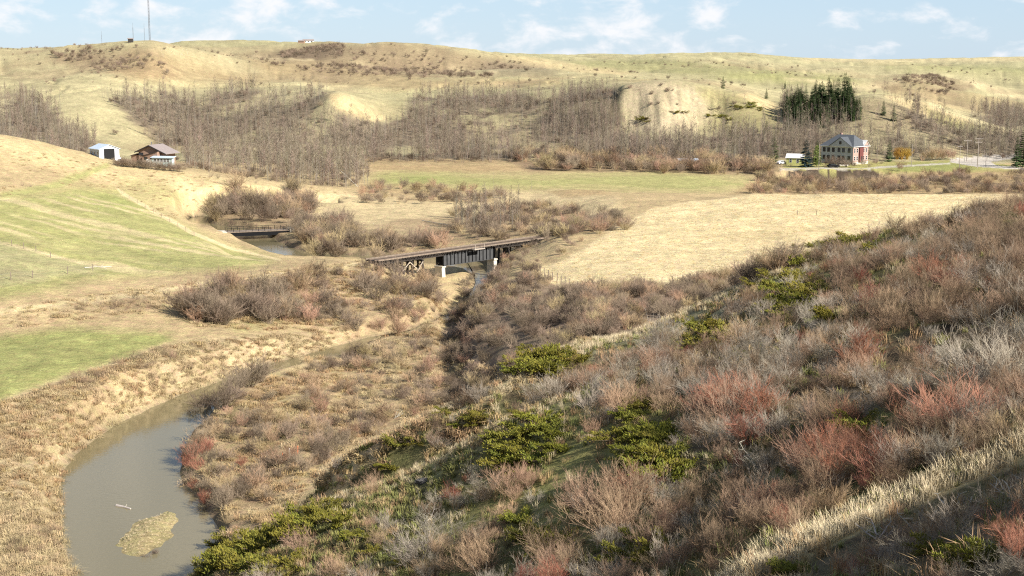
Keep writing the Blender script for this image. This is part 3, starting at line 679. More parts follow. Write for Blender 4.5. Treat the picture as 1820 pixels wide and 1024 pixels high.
def plant_mat(name, c, var=0.3, c2=None, rough=0.85, hue=0.03):
    m, n, l, b = new_mat(name, rough, 0.15)
    g = n.new('ShaderNodeNewGeometry'); oi = n.new('ShaderNodeObjectInfo')
    mix = n.new('ShaderNodeMix'); mix.data_type = 'RGBA'
    mix.inputs[6].default_value = (*c, 1); mix.inputs[7].default_value = (*(c2 or tuple(v * 0.7 for v in c)), 1)
    ad = n.new('ShaderNodeMath'); ad.operation = 'MULTIPLY_ADD'; ad.inputs[1].default_value = 0.55
    mu = n.new('ShaderNodeMath'); mu.operation = 'MULTIPLY'; mu.inputs[1].default_value = 0.45
    l.new(oi.outputs['Random'], mu.inputs[0]); l.new(g.outputs['Random Per Island'], ad.inputs[0]); l.new(mu.outputs[0], ad.inputs[2])
    l.new(ad.outputs[0], mix.inputs['Factor'])
    hs = n.new('ShaderNodeHueSaturation')
    r1 = n.new('ShaderNodeMapRange'); r1.inputs[3].default_value = 1 - var; r1.inputs[4].default_value = 1 + var
    l.new(oi.outputs['Random'], r1.inputs[0]); l.new(r1.outputs[0], hs.inputs['Value'])
    sn = n.new('ShaderNodeMath'); sn.operation = 'FRACT'
    m7 = n.new('ShaderNodeMath'); m7.operation = 'MULTIPLY'; m7.inputs[1].default_value = 7.31
    l.new(oi.outputs['Random'], m7.inputs[0]); l.new(m7.outputs[0], sn.inputs[0])
    r2 = n.new('ShaderNodeMapRange'); r2.inputs[3].default_value = 0.5 - hue; r2.inputs[4].default_value = 0.5 + hue
    l.new(sn.outputs[0], r2.inputs[0]); l.new(r2.outputs[0], hs.inputs['Hue'])
    l.new(mix.outputs[2], hs.inputs['Color']); l.new(hs.outputs['Color'], b.inputs['Base Color'])
    return m

M = dict(
    grey=plant_mat('grey_bark', (0.43, 0.38, 0.305), 0.22, (0.20, 0.16, 0.115), hue=.012),
    brown=plant_mat('brown_bark', (0.31, 0.225, 0.145), 0.28, (0.12, 0.08, 0.05), hue=.012),
    rose=plant_mat('rosy_bark', (0.41, 0.29, 0.19), 0.22, (0.20, 0.12, 0.075), hue=.012),
    red=plant_mat('red_bark', (0.33, 0.105, 0.065), 0.2, (0.30, 0.18, 0.12), hue=.01),
    tan=plant_mat('tan_stems', (0.40, 0.29, 0.175), 0.2, (0.28, 0.19, 0.11)),
    willow=plant_mat('willow_bark', (0.285, 0.22, 0.155), 0.28, (0.15, 0.108, 0.076), hue=.012),
    aspen=plant_mat('aspen_bark', (0.29, 0.26, 0.21), 0.3, (0.16, 0.135, 0.105)),
    aspentwig=plant_mat('aspen_twigs', (0.29, 0.235, 0.17), 0.3, (0.155, 0.118, 0.085)),
    juniper=plant_mat('juniper_needles', (0.25, 0.22, 0.03), 0.3, (0.06, 0.07, 0.016), hue=0.02),
    spruce=plant_mat('spruce_needles', (0.075, 0.105, 0.034), 0.25, (0.028, 0.046, 0.018), hue=0.015),
    bluespruce=plant_mat('blue_spruce_needles', (0.025, 0.045, 0.04), 0.1, (0.012, 0.022, 0.02)),
    strip=plant_mat('bleached_grass_blades', (0.60, 0.51, 0.34), 0.12, (0.47, 0.37, 0.22), hue=0.008),
    mat=plant_mat('matted_grass_blades', (0.47, 0.365, 0.20), 0.2, (0.32, 0.24, 0.135), hue=0.012),
    pale=plant_mat('pale_stubble', (0.60, 0.485, 0.28), 0.08, (0.55, 0.42, 0.21), hue=0.008),
    straw=plant_mat('dry_grass_blades', (0.54, 0.42, 0.20), 0.18, (0.40, 0.29, 0.12), hue=0.012),
    rust=plant_mat('rusty_grass_blades', (0.41, 0.29, 0.15), 0.2, (0.29, 0.195, 0.10), hue=0.015),
    olive=plant_mat('olive_grass_blades', (0.26, 0.25, 0.085), 0.25, (0.15, 0.155, 0.05), hue=0.02),
    yellow=plant_mat('golden_willow_twigs', (0.60, 0.44, 0.10), 0.1, (0.50, 0.34, 0.08)),
    trunk=plant_mat('dark_trunk_bark', (0.12, 0.09, 0.065), 0.2),
    dead=plant_mat('bleached_dead_wood', (0.50, 0.46, 0.39), 0.12, (0.36, 0.32, 0.27)),
)

def shrub_meshes(seed, H, W, stems, twigs, th, mat, upright=0.5, sub=3):
    """a bare multi-stemmed shrub: stems from one crown, twigs towards the top"""
    R = random.Random(seed); T, K = Tubes(), Tubes()
    for s in range(stems):
        a = R.uniform(0, 2 * math.pi); lean = R.uniform(0.05, 1.0) ** 0.7 * W / H
        d = np.array([math.cos(a) * lean, math.sin(a) * lean, 1.0]); d /= np.linalg.norm(d)
        L = H * R.uniform(0.7, 1.08)
        base = np.array([math.cos(a), math.sin(a), 0]) * R.uniform(0, 0.16) * W
        base[2] = -0.1
        pts = bent(base, d, L, 4, 0.24, upright * 0.08 - 0.02, R)
        T.tube(pts, th, th * 0.35)
        for t in range(twigs):
            k = R.uniform(0.25, 0.98) * 4; i = min(int(k), 3); q = pts[i] * (1 - (k - i)) + pts[i + 1] * (k - i)
            e = pts[i + 1] - pts[i]; e = e / np.linalg.norm(e)
            dd = e + np.array([R.uniform(-1, 1), R.uniform(-1, 1), R.uniform(-0.4, 0.7)]) * 0.95
            dd /= np.linalg.norm(dd)
            tl = L * R.uniform(0.2, 0.42)
            tp = bent(q, dd, tl, 2, 0.4, upright * 0.12, R)
            K.tube(tp, th * 0.55, th * 0.25)
            for u in range(sub):
                w = R.uniform(0.3, 1); q2 = tp[0] * (1 - w) + tp[-1] * w
                d3 = (tp[-1] - tp[0]) / tl + np.array([R.uniform(-1, 1), R.uniform(-1, 1), R.uniform(-0.3, 0.9)]) * 0.75
                d3 /= np.linalg.norm(d3)
                K.tube([q2, q2 + d3 * tl * R.uniform(0.35, 0.7)], th * 0.36, th * 0.18)
    return T.mesh('stems', mat), K.mesh('twigs', mat)

def aspen_meshes(seed, H, spread, nb, tm, km, th=0.075, tw=0.028):
    R = random.Random(seed); T, K = Tubes(), Tubes()
    lean = np.array([R.uniform(-.06, .06), R.uniform(-.06, .06), 1.0])
    pts = bent((0, 0, -0.4), lean / np.linalg.norm(lean), H + .4, 6, 0.045, 0.02, R)
    T.tube(pts, th, th * 0.22, 5)
    for b in range(nb):
        k = R.uniform(0.28, 0.99) * 6; i = min(int(k), 5); q = pts[i] * (1 - (k - i)) + pts[i + 1] * (k - i)
        a = R.uniform(0, 2 * math.pi); f = k / 6
        L = spread * R.uniform(0.55, 1.1) * (1.25 - 0.85 * f)
        up = R.uniform(0.5, 1.2)
        d = np.array([math.cos(a), math.sin(a), up]); d /= np.linalg.norm(d)
        bp = bent(q, d, L, 3, 0.14, 0.12, R)
        K.tube(bp, tw * 1.3, tw * 0.5)
        for u in range(6):
            w = R.uniform(0.2, 1) * 3; j = min(int(w), 2); q2 = bp[j] * (1 - (w - j)) + bp[j + 1] * (w - j)
            d3 = d + np.array([R.uniform(-1, 1), R.uniform(-1, 1), R.uniform(-0.3, 1.0)]) * 0.8; d3 /= np.linalg.norm(d3)
            K.tube([q2, q2 + d3 * L * R.uniform(0.25, 0.5)], tw * 0.7, tw * 0.35)
    return T.mesh('trunk', tm), K.mesh('crown', km)

def spruce_meshes(seed, H, W, km, whorls=22):
    R = random.Random(seed); T, K = Tubes(), Tubes()
    T.tube([(0, 0, -0.3), (0, 0, H * 0.5), (0, 0, H * 0.97)], 0.017 * H, 0.01, 5)
    for w in range(whorls):
        f = w / (whorls - 1); z = H * (0.07 + 0.91 * f ** 0.92)
        rad = W * (1 - f) ** 0.82 * R.uniform(0.75, 1.15) + 0.12
        n = max(4, int(11 * (1 - 0.55 * f)))
        a0 = R.uniform(0, 6.28)
        for b in range(n):
            a = a0 + b * 2 * math.pi / n + R.uniform(-.25, .25)
            L = rad * R.uniform(0.7, 1.15); droop = -0.28 * (1 - f) + 0.25 * f + R.uniform(-.12, .12)
            u = np.array([math.cos(a), math.sin(a), 0]); s = np.array([-u[1], u[0], 0])
            wd = 0.2 * L + 0.15
            o = np.array([0, 0, z])
            m1 = o + u * L * 0.45 + np.array([0, 0, droop * L * 0.35]); e = o + u * L + np.array([0, 0, droop * L + 0.05 * L])
            th = np.array([0, 0, 0.07 * L + 0.06])
            K.face([o, m1 + s * wd, e, m1 - s * wd, m1 - th, m1 + th * 0.6], [(0, 1, 5), (1, 2, 5), (2, 3, 5), (3, 0, 5), (0, 4, 1), (1, 4, 2), (2, 4, 3), (3, 4, 0)])
            for t in range(3):                                   # side sprays
                w2 = R.uniform(0.35, 0.9); q = o * (1 - w2) + e * w2 + np.array([0, 0, 0.03])
                dv = u * R.uniform(0.3, 1) + s * R.choice((-1, 1)) * R.uniform(0.5, 1) + np.array([0, 0, R.uniform(-.5, .25)])
                l2 = L * R.uniform(0.2, 0.36)
                K.face([q - s * 0.05, q + s * 0.05, q + dv * l2, q + np.array([0, 0, 0.09])], [(0, 1, 2), (1, 3, 2), (3, 0, 2)])
    return T.mesh('trunk', M['trunk']), K.mesh('crown', km)

def juniper_meshes(seed, W, H, n=1150):
    """a low spreading juniper: woody limbs fanning out low, needled sprays standing up along them"""
    R = random.Random(seed); T, K = Tubes(), Tubes()
    limbs = []
    for s in range(15):
        a = R.uniform(0, 6.28); L = W * R.uniform(0.45, 1.05)
        d = np.array([math.cos(a), math.sin(a), R.uniform(0.12, 0.6)]); d /= np.linalg.norm(d)
        pts = bent((0, 0, 0.0), d, L, 4, 0.16, -0.04, R)
        for q in pts: q[2] = max(q[2], 0.08)
        T.tube(pts, 0.04, 0.015); limbs.append(pts)
    for k in range(n):
        pts = R.choice(limbs); t = R.uniform(0.12, 1) ** 0.7 * 4; i = min(int(t), 3)
        q = pts[i] * (1 - (t - i)) + pts[i + 1] * (t - i)
        q = q + np.array([R.uniform(-.32, .32), R.uniform(-.32, .32), R.uniform(-0.05, .3)]) * H * 0.9
        q[2] = max(q[2], 0.03)
        out = q * np.array([1, 1, 0]); out = out / (np.linalg.norm(out) + .1)
        d = out * R.uniform(0.1, 1.0) + np.array([R.uniform(-.7, .7), R.uniform(-.7, .7), R.uniform(0.35, 1.3)]); d /= np.linalg.norm(d)
        L = R.uniform(0.09, 0.25); w = L * R.uniform(0.14, 0.24)
        a = np.cross(d, (0.2, 0.5, 0.8)); a /= np.linalg.norm(a); b = np.cross(d, a)
        m = q + d * L * 0.4
        K.face([q, m + a * w, m + b * w * .6 - a * w * .5, m - b * w * .7 - a * w * .4, q + d * L], [(0, 2, 1), (0, 3, 2), (0, 1, 3), (1, 2, 4), (2, 3, 4), (3, 1, 4)])
        if R.random() < .7:
            d2 = d + a * R.uniform(-1, 1) * .8 + b * R.uniform(-1, 1) * .8; d2 /= np.linalg.norm(d2)
            K.face([m - a * w * .3, m + a * w * .3, m + d2 * L * 0.7, m + b * w * .6], [(0, 1, 2), (1, 3, 2), (3, 0, 2)])
    return T.mesh('limbs', M['trunk']), K.mesh('foliage', M['juniper'])

def tuft_mesh(seed, H, W, n, mat, w=0.012, droop=0.5):
    R = random.Random(seed); K = Tubes()
    for k in range(n):
        a = R.uniform(0, 6.28); b0 = np.array([math.cos(a), math.sin(a), 0]) * R.uniform(0, W); b0[2] = -0.05
        a += R.uniform(-1.2, 1.2); u = np.array([math.cos(a), math.sin(a), 0]); s = np.array([-u[1], u[0], 0])
        L = H * R.uniform(0.55, 1.1); ln = R.uniform(0.05, 0.55)
        m = b0 + u * L * ln * 0.4 + np.array([0, 0, L * 0.6]); e = m + u * L * ln * (0.5 + droop) + np.array([0, 0, L * (0.42 - droop * ln * 0.6)])
        K.face([b0 - s * w, b0 + s * w, m + s * w * .8, m - s * w * .8, e], [(0, 1, 2, 3), (3, 2, 4)])
    return K.mesh('dry_grass', mat)

# ------------------------------------------------------------------ planting
class Kind:
    def __init__(s, name, parts, root_mesh, size, pick_n, cat):
        s.name, s.root_mesh, s.size, s.n, s.cat = name, root_mesh, size, pick_n, cat
        s.variants = [[(m.name.split('.')[0], m) for m in v] for v in parts]
        s.items = []          # x, y, z, scale, rot, variant, zone
        s.protos = []

def make_thing(kind, v, loc, rot, scl, label, group):
    """one plant as an object with its parts, copied from the first of its variant"""
    parts = kind.variants[v]
    if kind.root_mesh:
        root = bpy.data.objects.new(kind.name, parts[0][1]); rest = parts[1:]
    else:
        root = bpy.data.objects.new(kind.name, None); rest = parts
        root.empty_display_size = 0.3
    col.objects.link(root)
    root.location = loc; root.rotation_euler = (rot[0], rot[1], rot[2]); root.scale = scl
    root['label'] = label; root['category'] = kind.cat
    if group: root['group'] = group
    obs = [root] if kind.root_mesh else []
    for nm, me in rest:
        c = bpy.data.objects.new(nm, me); col.objects.link(c); c.parent = root; obs.append(c)
    return root, obs

def grow_stuff(name, label, srcs, pts, rots, scl, var):
    """many plants nobody could count: one object that instances the listed plants on its points"""
    me = bpy.data.meshes.new(name)
    n = len(pts)
    me.vertices.add(n); me.vertices.foreach_set('co', np.asarray(pts, np.float32).ravel())
    a = me.attributes.new('spin', 'FLOAT_VECTOR', 'POINT'); a.data.foreach_set('vector', np.asarray(rots, np.float32).ravel())
    a = me.attributes.new('size', 'FLOAT_VECTOR', 'POINT'); a.data.foreach_set('vector', np.asarray(scl, np.float32).ravel())
    a = me.attributes.new('pick', 'INT', 'POINT'); a.data.foreach_set('value', np.asarray(var, np.int32))
    o = bpy.data.objects.new(name, me); col.objects.link(o)
    ng = bpy.data.node_groups.new(name + '_growth', 'GeometryNodeTree')
    ng.interface.new_socket('Geometry', in_out='INPUT', socket_type='NodeSocketGeometry')
    ng.interface.new_socket('Geometry', in_out='OUTPUT', socket_type='NodeSocketGeometry')
    N, L = ng.nodes, ng.links
    gi, go = N.new('NodeGroupInput'), N.new('NodeGroupOutput')
    ip = N.new('GeometryNodeInstanceOnPoints')
    L.new(gi.outputs[0], ip.inputs['Points'])
    jj = N.new('GeometryNodeJoinGeometry')
    for group in reversed(srcs):
        gt = N.new('GeometryNodeGeometryToInstance')
        for ob in group:
            if isinstance(ob, bpy.types.Object):
                oi = N.new('GeometryNodeObjectInfo'); oi.inputs['Object'].default_value = ob
                L.new(oi.outputs['Geometry'], gt.inputs[0])
        L.new(gt.outputs[0], jj.inputs[0])
    L.new(jj.outputs[0], ip.inputs['Instance'])
    ip.inputs['Pick Instance'].default_value = True
    for nm, ty, sock in (('pick', 'INT', 'Instance Index'), ('spin', 'FLOAT_VECTOR', 'Rotation'), ('size', 'FLOAT_VECTOR', 'Scale')):
        na = N.new('GeometryNodeInputNamedAttribute'); na.data_type = ty; na.inputs['Name'].default_value = nm
        L.new(na.outputs['Attribute'], ip.inputs[sock])
    L.new(ip.outputs[0], go.inputs[0])
    md = o.modifiers.new('growth', 'NODES'); md.node_group = ng
    o['kind'] = 'stuff'; o['label'] = label
    return o

FLATZ = Z
def sow(poly, y0, y1, density, noise=None, vis_only=False, kmax=10**6, ragged=0):
    """random places on the ground inside a region of the photograph and a range of distance"""
    poly = np.array(poly, float); lo, hi = poly.min(0), poly.max(0)
    Xs, Ys = X[:, :NDENSE], Y[:, :NDENSE]
    m = (Ys > y0) & (Ys < y1) & (PXg[:, :NDENSE] > lo[0]) & (PXg[:, :NDENSE] < hi[0]) & (PYg[:, :NDENSE] > lo[1]) & (PYg[:, :NDENSE] < hi[1]) & (SD[:, :NDENSE] > 0.3)
    ii, jj = np.nonzero(m)
    if len(ii) == 0: return np.zeros((0, 3))
    ok = in_poly(PXg[ii, jj] + ragged * 1.6 * nA[ii, jj], PYg[ii, jj] + ragged * (nB[ii, jj] + .5 * nS[ii, jj]), poly)
    ii, jj = ii[ok], jj[ok]
    w = DA[ii, 0] * density
    if noise is not None: w = w * noise[ii, jj]
    k = rng.poisson(w)
    ii, jj = np.repeat(ii, k), np.repeat(jj, k)
    fi, fj = ii + rng.random(len(ii)) - .5, jj + rng.random(len(ii)) - .5
    r = np.exp(np.interp(fi, np.arange(NR), LR)); a = np.interp(fj, np.arange(NDENSE), az_d)
    x, y = r * np.sin(a), r * np.cos(a)
    if len(x) > kmax:
        s = rng.permutation(len(x))[:kmax]; x, y = x[s], y[s]
    z = ground(x, y)
    return np.stack([x, y, z], 1)

def seen(P, h):
    """is any of the plant's upper half in view past the ground in front of it"""
    x, y, z = P[:, 0], P[:, 1], P[:, 2]
    CM = np.maximum.accumulate(TANg, 0)
    t = (z + h) / np.hypot(x, y)
    r = np.hypot(x, y) * 0.985
    rx, ry = x * 0.985, y * 0.985
    cm = grid_at(rx, ry, CM)
    px, py = project(x, y, z + h * 0.6)
    return (t > cm + 1e-3) & (px > -10) & (px < PW + 10) & (py < PH + 15) & (py > -5)
# ------------------------------------------------------------------ the kinds of plant
GREY = Kind('grey_shrub', [shrub_meshes(10 + i, 1.5, 1.35, 20, 8, 0.0095, M['grey'], 0.25, 5) for i in range(4)], True, 1.5, 290, 'shrub')
BROWN = Kind('brown_shrub', [shrub_meshes(20 + i, 1.5, 1.25, 20, 8, 0.0095, M['brown'], 0.45, 5) for i in range(4)], True, 1.5, 290, 'shrub')
ROSE = Kind('rosy_shrub', [shrub_meshes(30 + i, 1.45, 1.35, 28, 8, 0.009, M['rose'], 0.35, 5) for i in range(4)], True, 1.4, 290, 'shrub')
RED = Kind('red_stemmed_shrub', [shrub_meshes(40 + i, 1.35, 1.15, 28, 8, 0.009, M['red'], 0.45, 5) for i in range(3)], True, 1.3, 290, 'shrub')
WILLOW = Kind('willow_bush', [shrub_meshes(50 + i, 3.3, 3.0, 26, 9, 0.03, M['willow'], 0.35, 5) for i in range(5)], True, 3.2, 290, 'bush')
GREYWILLOW = Kind('grey_willow', [shrub_meshes(60 + i, 3.4, 2.8, 24, 9, 0.028, M['tan'], 0.4, 5) for i in range(3)], True, 3.2, 200, 'bush')
ASPEN = Kind('aspen_tree', [aspen_meshes(70 + i, 10.5 + 1.2 * (i % 3), 2.1 + 0.3 * (i % 2), 38, M['aspen'], M['aspentwig']) for i in range(6)], False, 10.5, 295, 'tree')
JUNIPER = Kind('juniper_bush', [juniper_meshes(80 + i, 1.5, 0.62) for i in range(4)], False, 1.0, 200, 'bush')
SPRUCE = Kind('spruce_tree', [spruce_meshes(90 + i, 13.0, 3.1, M['spruce']) for i in range(4)], False, 13.0, 200, 'tree')
KINDS = [GREY, BROWN, ROSE, RED, WILLOW, GREYWILLOW, ASPEN, JUNIPER, SPRUCE]

def plant(kind, P, lo, hi, zone, flat=1.0, tilt=0.2):
    for x, y, z in P:
        s = lo + (hi - lo) * random.random() ** 1.4
        kind.items.append((x, y, z, s, (random.uniform(-tilt, tilt), random.uniform(-tilt, tilt), random.uniform(0, 6.28)),
                           random.randrange(len(kind.variants)), zone, flat * random.uniform(0.85, 1.2)))

clump = blot(-0.33, 0.2, fbm(X / 3.2, Y / 3.2, 101, 4)) * 1.3 + 0.06
clumpB = blot(-0.3, 0.25, fbm(X / 4.0 + 40, Y / 4.0, 102, 4)) * 1.2 + 0.15
redN = blot(0.05, 0.4, fbm(X / 5.0, Y / 5.0 + 70, 103, 3))

# near spur: zone = (polygon, wording)
ZN = dict(
    top=([(1430, 442), (1600, 400), (1830, 345), (1990, 310), (1990, 560), (1700, 600), (1480, 560), (1420, 500)], 'high on the near slope'),
    right=([(1480, 560), (1700, 600), (1990, 560), (1990, 720), (1830, 775), (1560, 890), (1400, 840), (1350, 700)], 'right, above the grass strip'),
    mid=([(1040, 608), (1180, 570), (1300, 516), (1420, 480), (1480, 560), (1350, 700), (1400, 840), (1200, 850), (1060, 760), (1000, 690)], 'amid the near slope'),
    low=([(1000, 740), (1200, 850), (1400, 840), (1550, 890), (1310, 1000), (1150, 1120), (720, 1120), (780, 900), (880, 800)], 'low on the near slope'),
    left=([(490, 945), (600, 895), (760, 836), (880, 772), (880, 800), (780, 900), (720, 1120), (300, 1120), (345, 1020)], 'on the green left shoulder'),
    gully=([(600, 834), (740, 760), (850, 706), (900, 668), (1040, 612), (1040, 690), (880, 757), (760, 822), (600, 880)], 'in the shaded gully'),
    under=([(1330, 1060), (1590, 945), (1830, 845), (1990, 780), (1990, 1200), (1200, 1200)], 'in shade below the grass strip'))
def zp(k): return ZN[k][0]
def patch(kind, spots, zone, ymin=0):
    for px_, py_, s, *f in spots:
        q = pick(px_, py_, ymin)
        kind.items.append((q[0], q[1], q[2], s, (0, 0, random.uniform(0, 6.28)), random.randrange(len(kind.variants)), zone, f[0] if f else 1.0))
# junipers
def ring(c, rx, ry, n, s0, s1, zone, flat=1.0):
    for k in range(n):
        a = random.uniform(0, 6.28); t = math.sqrt(random.random())
        q = pick(c[0] + rx * t * math.cos(a), c[1] + ry * t * math.sin(a))
        JUNIPER.items.append((q[0], q[1], q[2], random.uniform(s0, s1), (0, 0, random.uniform(0, 6.28)), random.randrange(4), zone, flat * random.uniform(0.65, 1.0)))
JZ = {'j1': 'on the crest above the bluff', 'j2': 'among mid slope grey shrubs', 'j3': 'on the high crest', 'j4': 'over the left shoulder',
      'j5': 'right of the shoulder junipers', 'j6': 'overhanging the river', 'j7': 'in the shaded gully', 'j8': 'among pinkish shrubs', 'j9': 'in shade below the grass strip', 'j0': 'below the crest junipers'}
ring((955, 648), 54, 28, 17, 0.8, 1.35, 'j1', 1.2); ring((1010, 635), 30, 16, 5, 0.7, 1.1, 'j1')
ring((1275, 598), 50, 26, 9, 0.7, 1.15, 'j2'); ring((1240, 620), 20, 15, 3, 0.7, 1.0, 'j2')
ring((1440, 448), 34, 14, 11, 0.9, 1.4, 'j3', 1.2); ring((1495, 432), 52, 7, 11, 0.8, 1.2, 'j3'); ring((1420, 465), 12, 8, 3, .9, 1.2, 'j3', 1.2)
ring((1380, 525), 75, 34, 20, 0.7, 1.25, 'j0'); ring((1440, 560), 45, 18, 6, 0.7, 1.1, 'j0'); ring((1570, 450), 30, 10, 4, .7, 1., 'j0')
ring((940, 790), 62, 46, 15, 0.7, 1.2, 'j4'); ring((905, 835), 45, 25, 7, 0.7, 1.0, 'j4')
ring((1140, 790), 75, 42, 17, 0.7, 1.15, 'j5'); ring((1130, 730), 35, 18, 5, .7, 1.0, 'j5'); ring((1180, 840), 35, 20, 5, .7, 1., 'j5')
ring((440, 975), 60, 38, 14, 0.9, 1.35, 'j6', 1.25); ring((545, 935), 60, 24, 12, 0.8, 1.25, 'j6', 1.2); ring((380, 1010), 40, 20, 7, .9, 1.3, 'j6', 1.2); ring((480, 1015), 80, 14, 8, .8, 1.2, 'j6')
ring((730, 795), 40, 18, 7, .5, .9, 'j7'); ring((820, 745), 45, 20, 8, .5, .9, 'j7'); ring((690, 825), 30, 10, 4, .5, .8, 'j7')
ring((920, 960), 90, 40, 8, .6, 1.0, 'j8'); ring((700, 960), 90, 50, 7, .5, .9, 'j8'); ring((1540, 768), 22, 14, 3, .7, 1., 'j8'); ring((1150, 985), 45, 25, 4, .6, 1., 'j8')
ring((1700, 995), 60, 22, 8, .3, .45, 'j9'); ring((1420, 1016), 40, 8, 4, .25, .4, 'j9')

STRIP = [(1230, 1080), (1310, 1008), (1430, 945), (1560, 890), (1690, 836), (1830, 772), (1960, 714), (1960, 762), (1830, 814), (1700, 866), (1580, 920), (1450, 980), (1330, 1044), (1240, 1110)]
CREST_B = [(860, 692), (940, 652), (1040, 602), (1180, 562), (1300, 508), (1400, 468), (1440, 455), (1400, 485), (1300, 526), (1180, 580), (1046, 624), (950, 672), (870, 716)]
CREST_A = [(380, 1000), (500, 936), (600, 884), (760, 822), (880, 757), (1040, 690), (1045, 705), (890, 780), (770, 850), (610, 912), (510, 962), (400, 1030)]
TOPLINE = [(1590, 408), (1700, 375), (1820, 340), (1990, 300), (1990, 325), (1820, 362), (1700, 392), (1600, 420)]
def open_ground(P):
    """leave out what would stand on the grassy strips or inside a juniper"""
    if len(P) == 0: return P
    px, py = project(P[:, 0], P[:, 1], P[:, 2])
    bad = np.zeros(len(P), bool)
    for k, (pl, off) in enumerate(((STRIP, 0), (STRIP, -14), (STRIP, -28), (STRIP, -42), (STRIP, -56), (CREST_B, 0), (CREST_B, -16), (CREST_B, -32), (CREST_A, 0), (CREST_A, -18), (CREST_A, -34), (TOPLINE, 0))):
        bad |= in_poly(px, py + off, np.array(pl, float))
    for j in JUNIPER.items:
        bad |= np.hypot(P[:, 0] - j[0], P[:, 1] - j[1]) < 1.25 * j[3]
        bad |= (np.hypot(P[:, 0] - j[0] * .985, P[:, 1] - j[1] * .985) < .9 * j[3])
    return P[~bad]
for k, (nz, dens) in dict(top=((clump, clumpB), (.24, .95, .28, .07)), right=((clump, clumpB), (.36, .55, .42, .16)), mid=((clump, clumpB), (.50, .30, .22, .05)),
                          low=((clump, clumpB), (.30, .14, .40, .10)), left=((clump, clumpB), (.10, .04, .12, .02)), gully=((clump, clumpB), (.85, .40, .10, .01)), under=((clump, clumpB), (.55, .25, .35, .10))).items():
    m = 0.42 if k == 'under' else (0.8 if k in ('right', 'low') else 1.0)
    plant(GREY, open_ground(sow(zp(k), 22, 121, dens[0] / m, nz[0])), 0.38 * m, 1.0 * m, k)
    plant(BROWN, open_ground(sow(zp(k), 22, 121, dens[1] / m, nz[1])), 0.36 * m, 0.98 * m, k)
    plant(ROSE, open_ground(sow(zp(k), 22, 121, dens[2] / m, nz[1])), 0.38 * m, 1.05 * m, k)
    plant(RED, open_ground(sow(zp(k), 22, 121, dens[3] * 1.6, redN)), 0.4 * m, 1.0 * m, k)
# the big rosy fans and red patches one can point at
patch(ROSE, [(1075, 935, 1.7), (1120, 925, 1.55), (1040, 925, 1.4), (1090, 960, 1.5), (905, 880, 1.2), (860, 1020, 1.3), (980, 1010, 1.3), (1450, 860, 1.4), (660, 880, .9), (1280, 760, 1.5), (1110, 740, 1.3)], 'low')
patch(RED, [(1130, 895, 1.2), (1115, 905, 1.0), (1500, 830, 1.15), (1470, 833, 1.1), (1530, 835, 1.1), (1445, 845, 1.0), (1560, 845, 1.0), (1490, 862, .9), (1290, 745, 1.5), (1350, 745, 1.3), (1260, 740, 1.2), (1330, 790, 1.2)], 'right')
patch(RED, [(1660, 505, 1.3), (1690, 520, 1.0), (1540, 640, 1.2), (1525, 655, 1.1), (1545, 560, 1.0), (1700, 770, 1.3), (1640, 780, 1.2)], 'right')
patch(RED, [(1805, 985, .55), (1815, 1000, .5)], 'under')
patch(GREY, [(1770, 660, 1.5), (1800, 640, 1.4), (1740, 690, 1.35), (1790, 690, 1.4), (1700, 720, 1.2), (730, 1010, 1.3), (770, 970, 1.3), (750, 1000, 1.2), (1180, 610, 1.3), (1160, 625, 1.2), (1590, 985, .5), (1620, 1000, .55), (1790, 920, .5), (1700, 960, .55), (1660, 950, .5)], 'right')
# bushes of the flats
ZW = dict(
    bend=([(310, 545), (420, 520), (500, 530), (520, 570), (420, 582), (320, 575)], 190, 240, 'beside the small glade'),
    flats=([(500, 500), (640, 478), (760, 490), (800, 545), (770, 600), (640, 600), (520, 590)], 180, 262, 'before the railway trestle'),
    inner=([(440, 690), (600, 640), (780, 600), (800, 640), (900, 668), (850, 705), (740, 757), (600, 820), (470, 900), (380, 950), (335, 870), (340, 800)], 118, 232, 'inside the river bend'),
    bluff=([(945, 482), (1000, 516), (1060, 520), (1050, 560), (960, 640), (900, 672), (790, 645), (780, 592), (860, 526)], 112, 245, 'on the dark bluff'),
    ravine=([(1000, 515), (1200, 512), (1400, 466), (1430, 480), (1300, 520), (1180, 570), (1040, 610), (960, 640), (1020, 560)], 110, 225, 'in the brushy ravine'),
    trestle=([(640, 412), (770, 405), (790, 440), (700, 462), (650, 462)], 268, 330, 'behind the railway bridge'),
    bank=([(530, 400), (620, 398), (640, 440), (625, 462), (560, 457), (525, 440)], 300, 372, 'right of the small bridge'),
    bridge=([(360, 362), (430, 338), (545, 350), (560, 385), (520, 397), (375, 392)], 345, 430, 'behind the road bridge'),
    cut=([(800, 378), (930, 368), (1010, 372), (1110, 388), (1112, 412), (1060, 432), (990, 440), (960, 424), (880, 430), (800, 415)], 290, 400, 'along the railway cutting'),
    under=([(900, 440), (960, 432), (1000, 428), (1050, 430), (960, 472), (930, 486), (895, 475)], 240, 306, 'right of the bridge piers'),
    stream=([(800, 575), (825, 510), (846, 472), (905, 466), (890, 520), (850, 590)], 200, 300, 'by the stream under the bridge'),
    row=([(900, 278), (1060, 276), (1360, 290), (1375, 312), (1200, 308), (930, 303)], 500, 600, 'beyond the green field'),
    house=([(1350, 318), (1560, 322), (1600, 345), (1330, 346)], 385, 516, 'below the cut bank'),
    road=([(1590, 308), (1700, 305), (1830, 306), (1960, 310), (1960, 346), (1600, 345)], 385, 512, 'below the gravel road'),
    knolls=([(640, 330), (760, 330), (900, 348), (880, 362), (740, 362), (640, 365)], 380, 470, 'before the green field'))
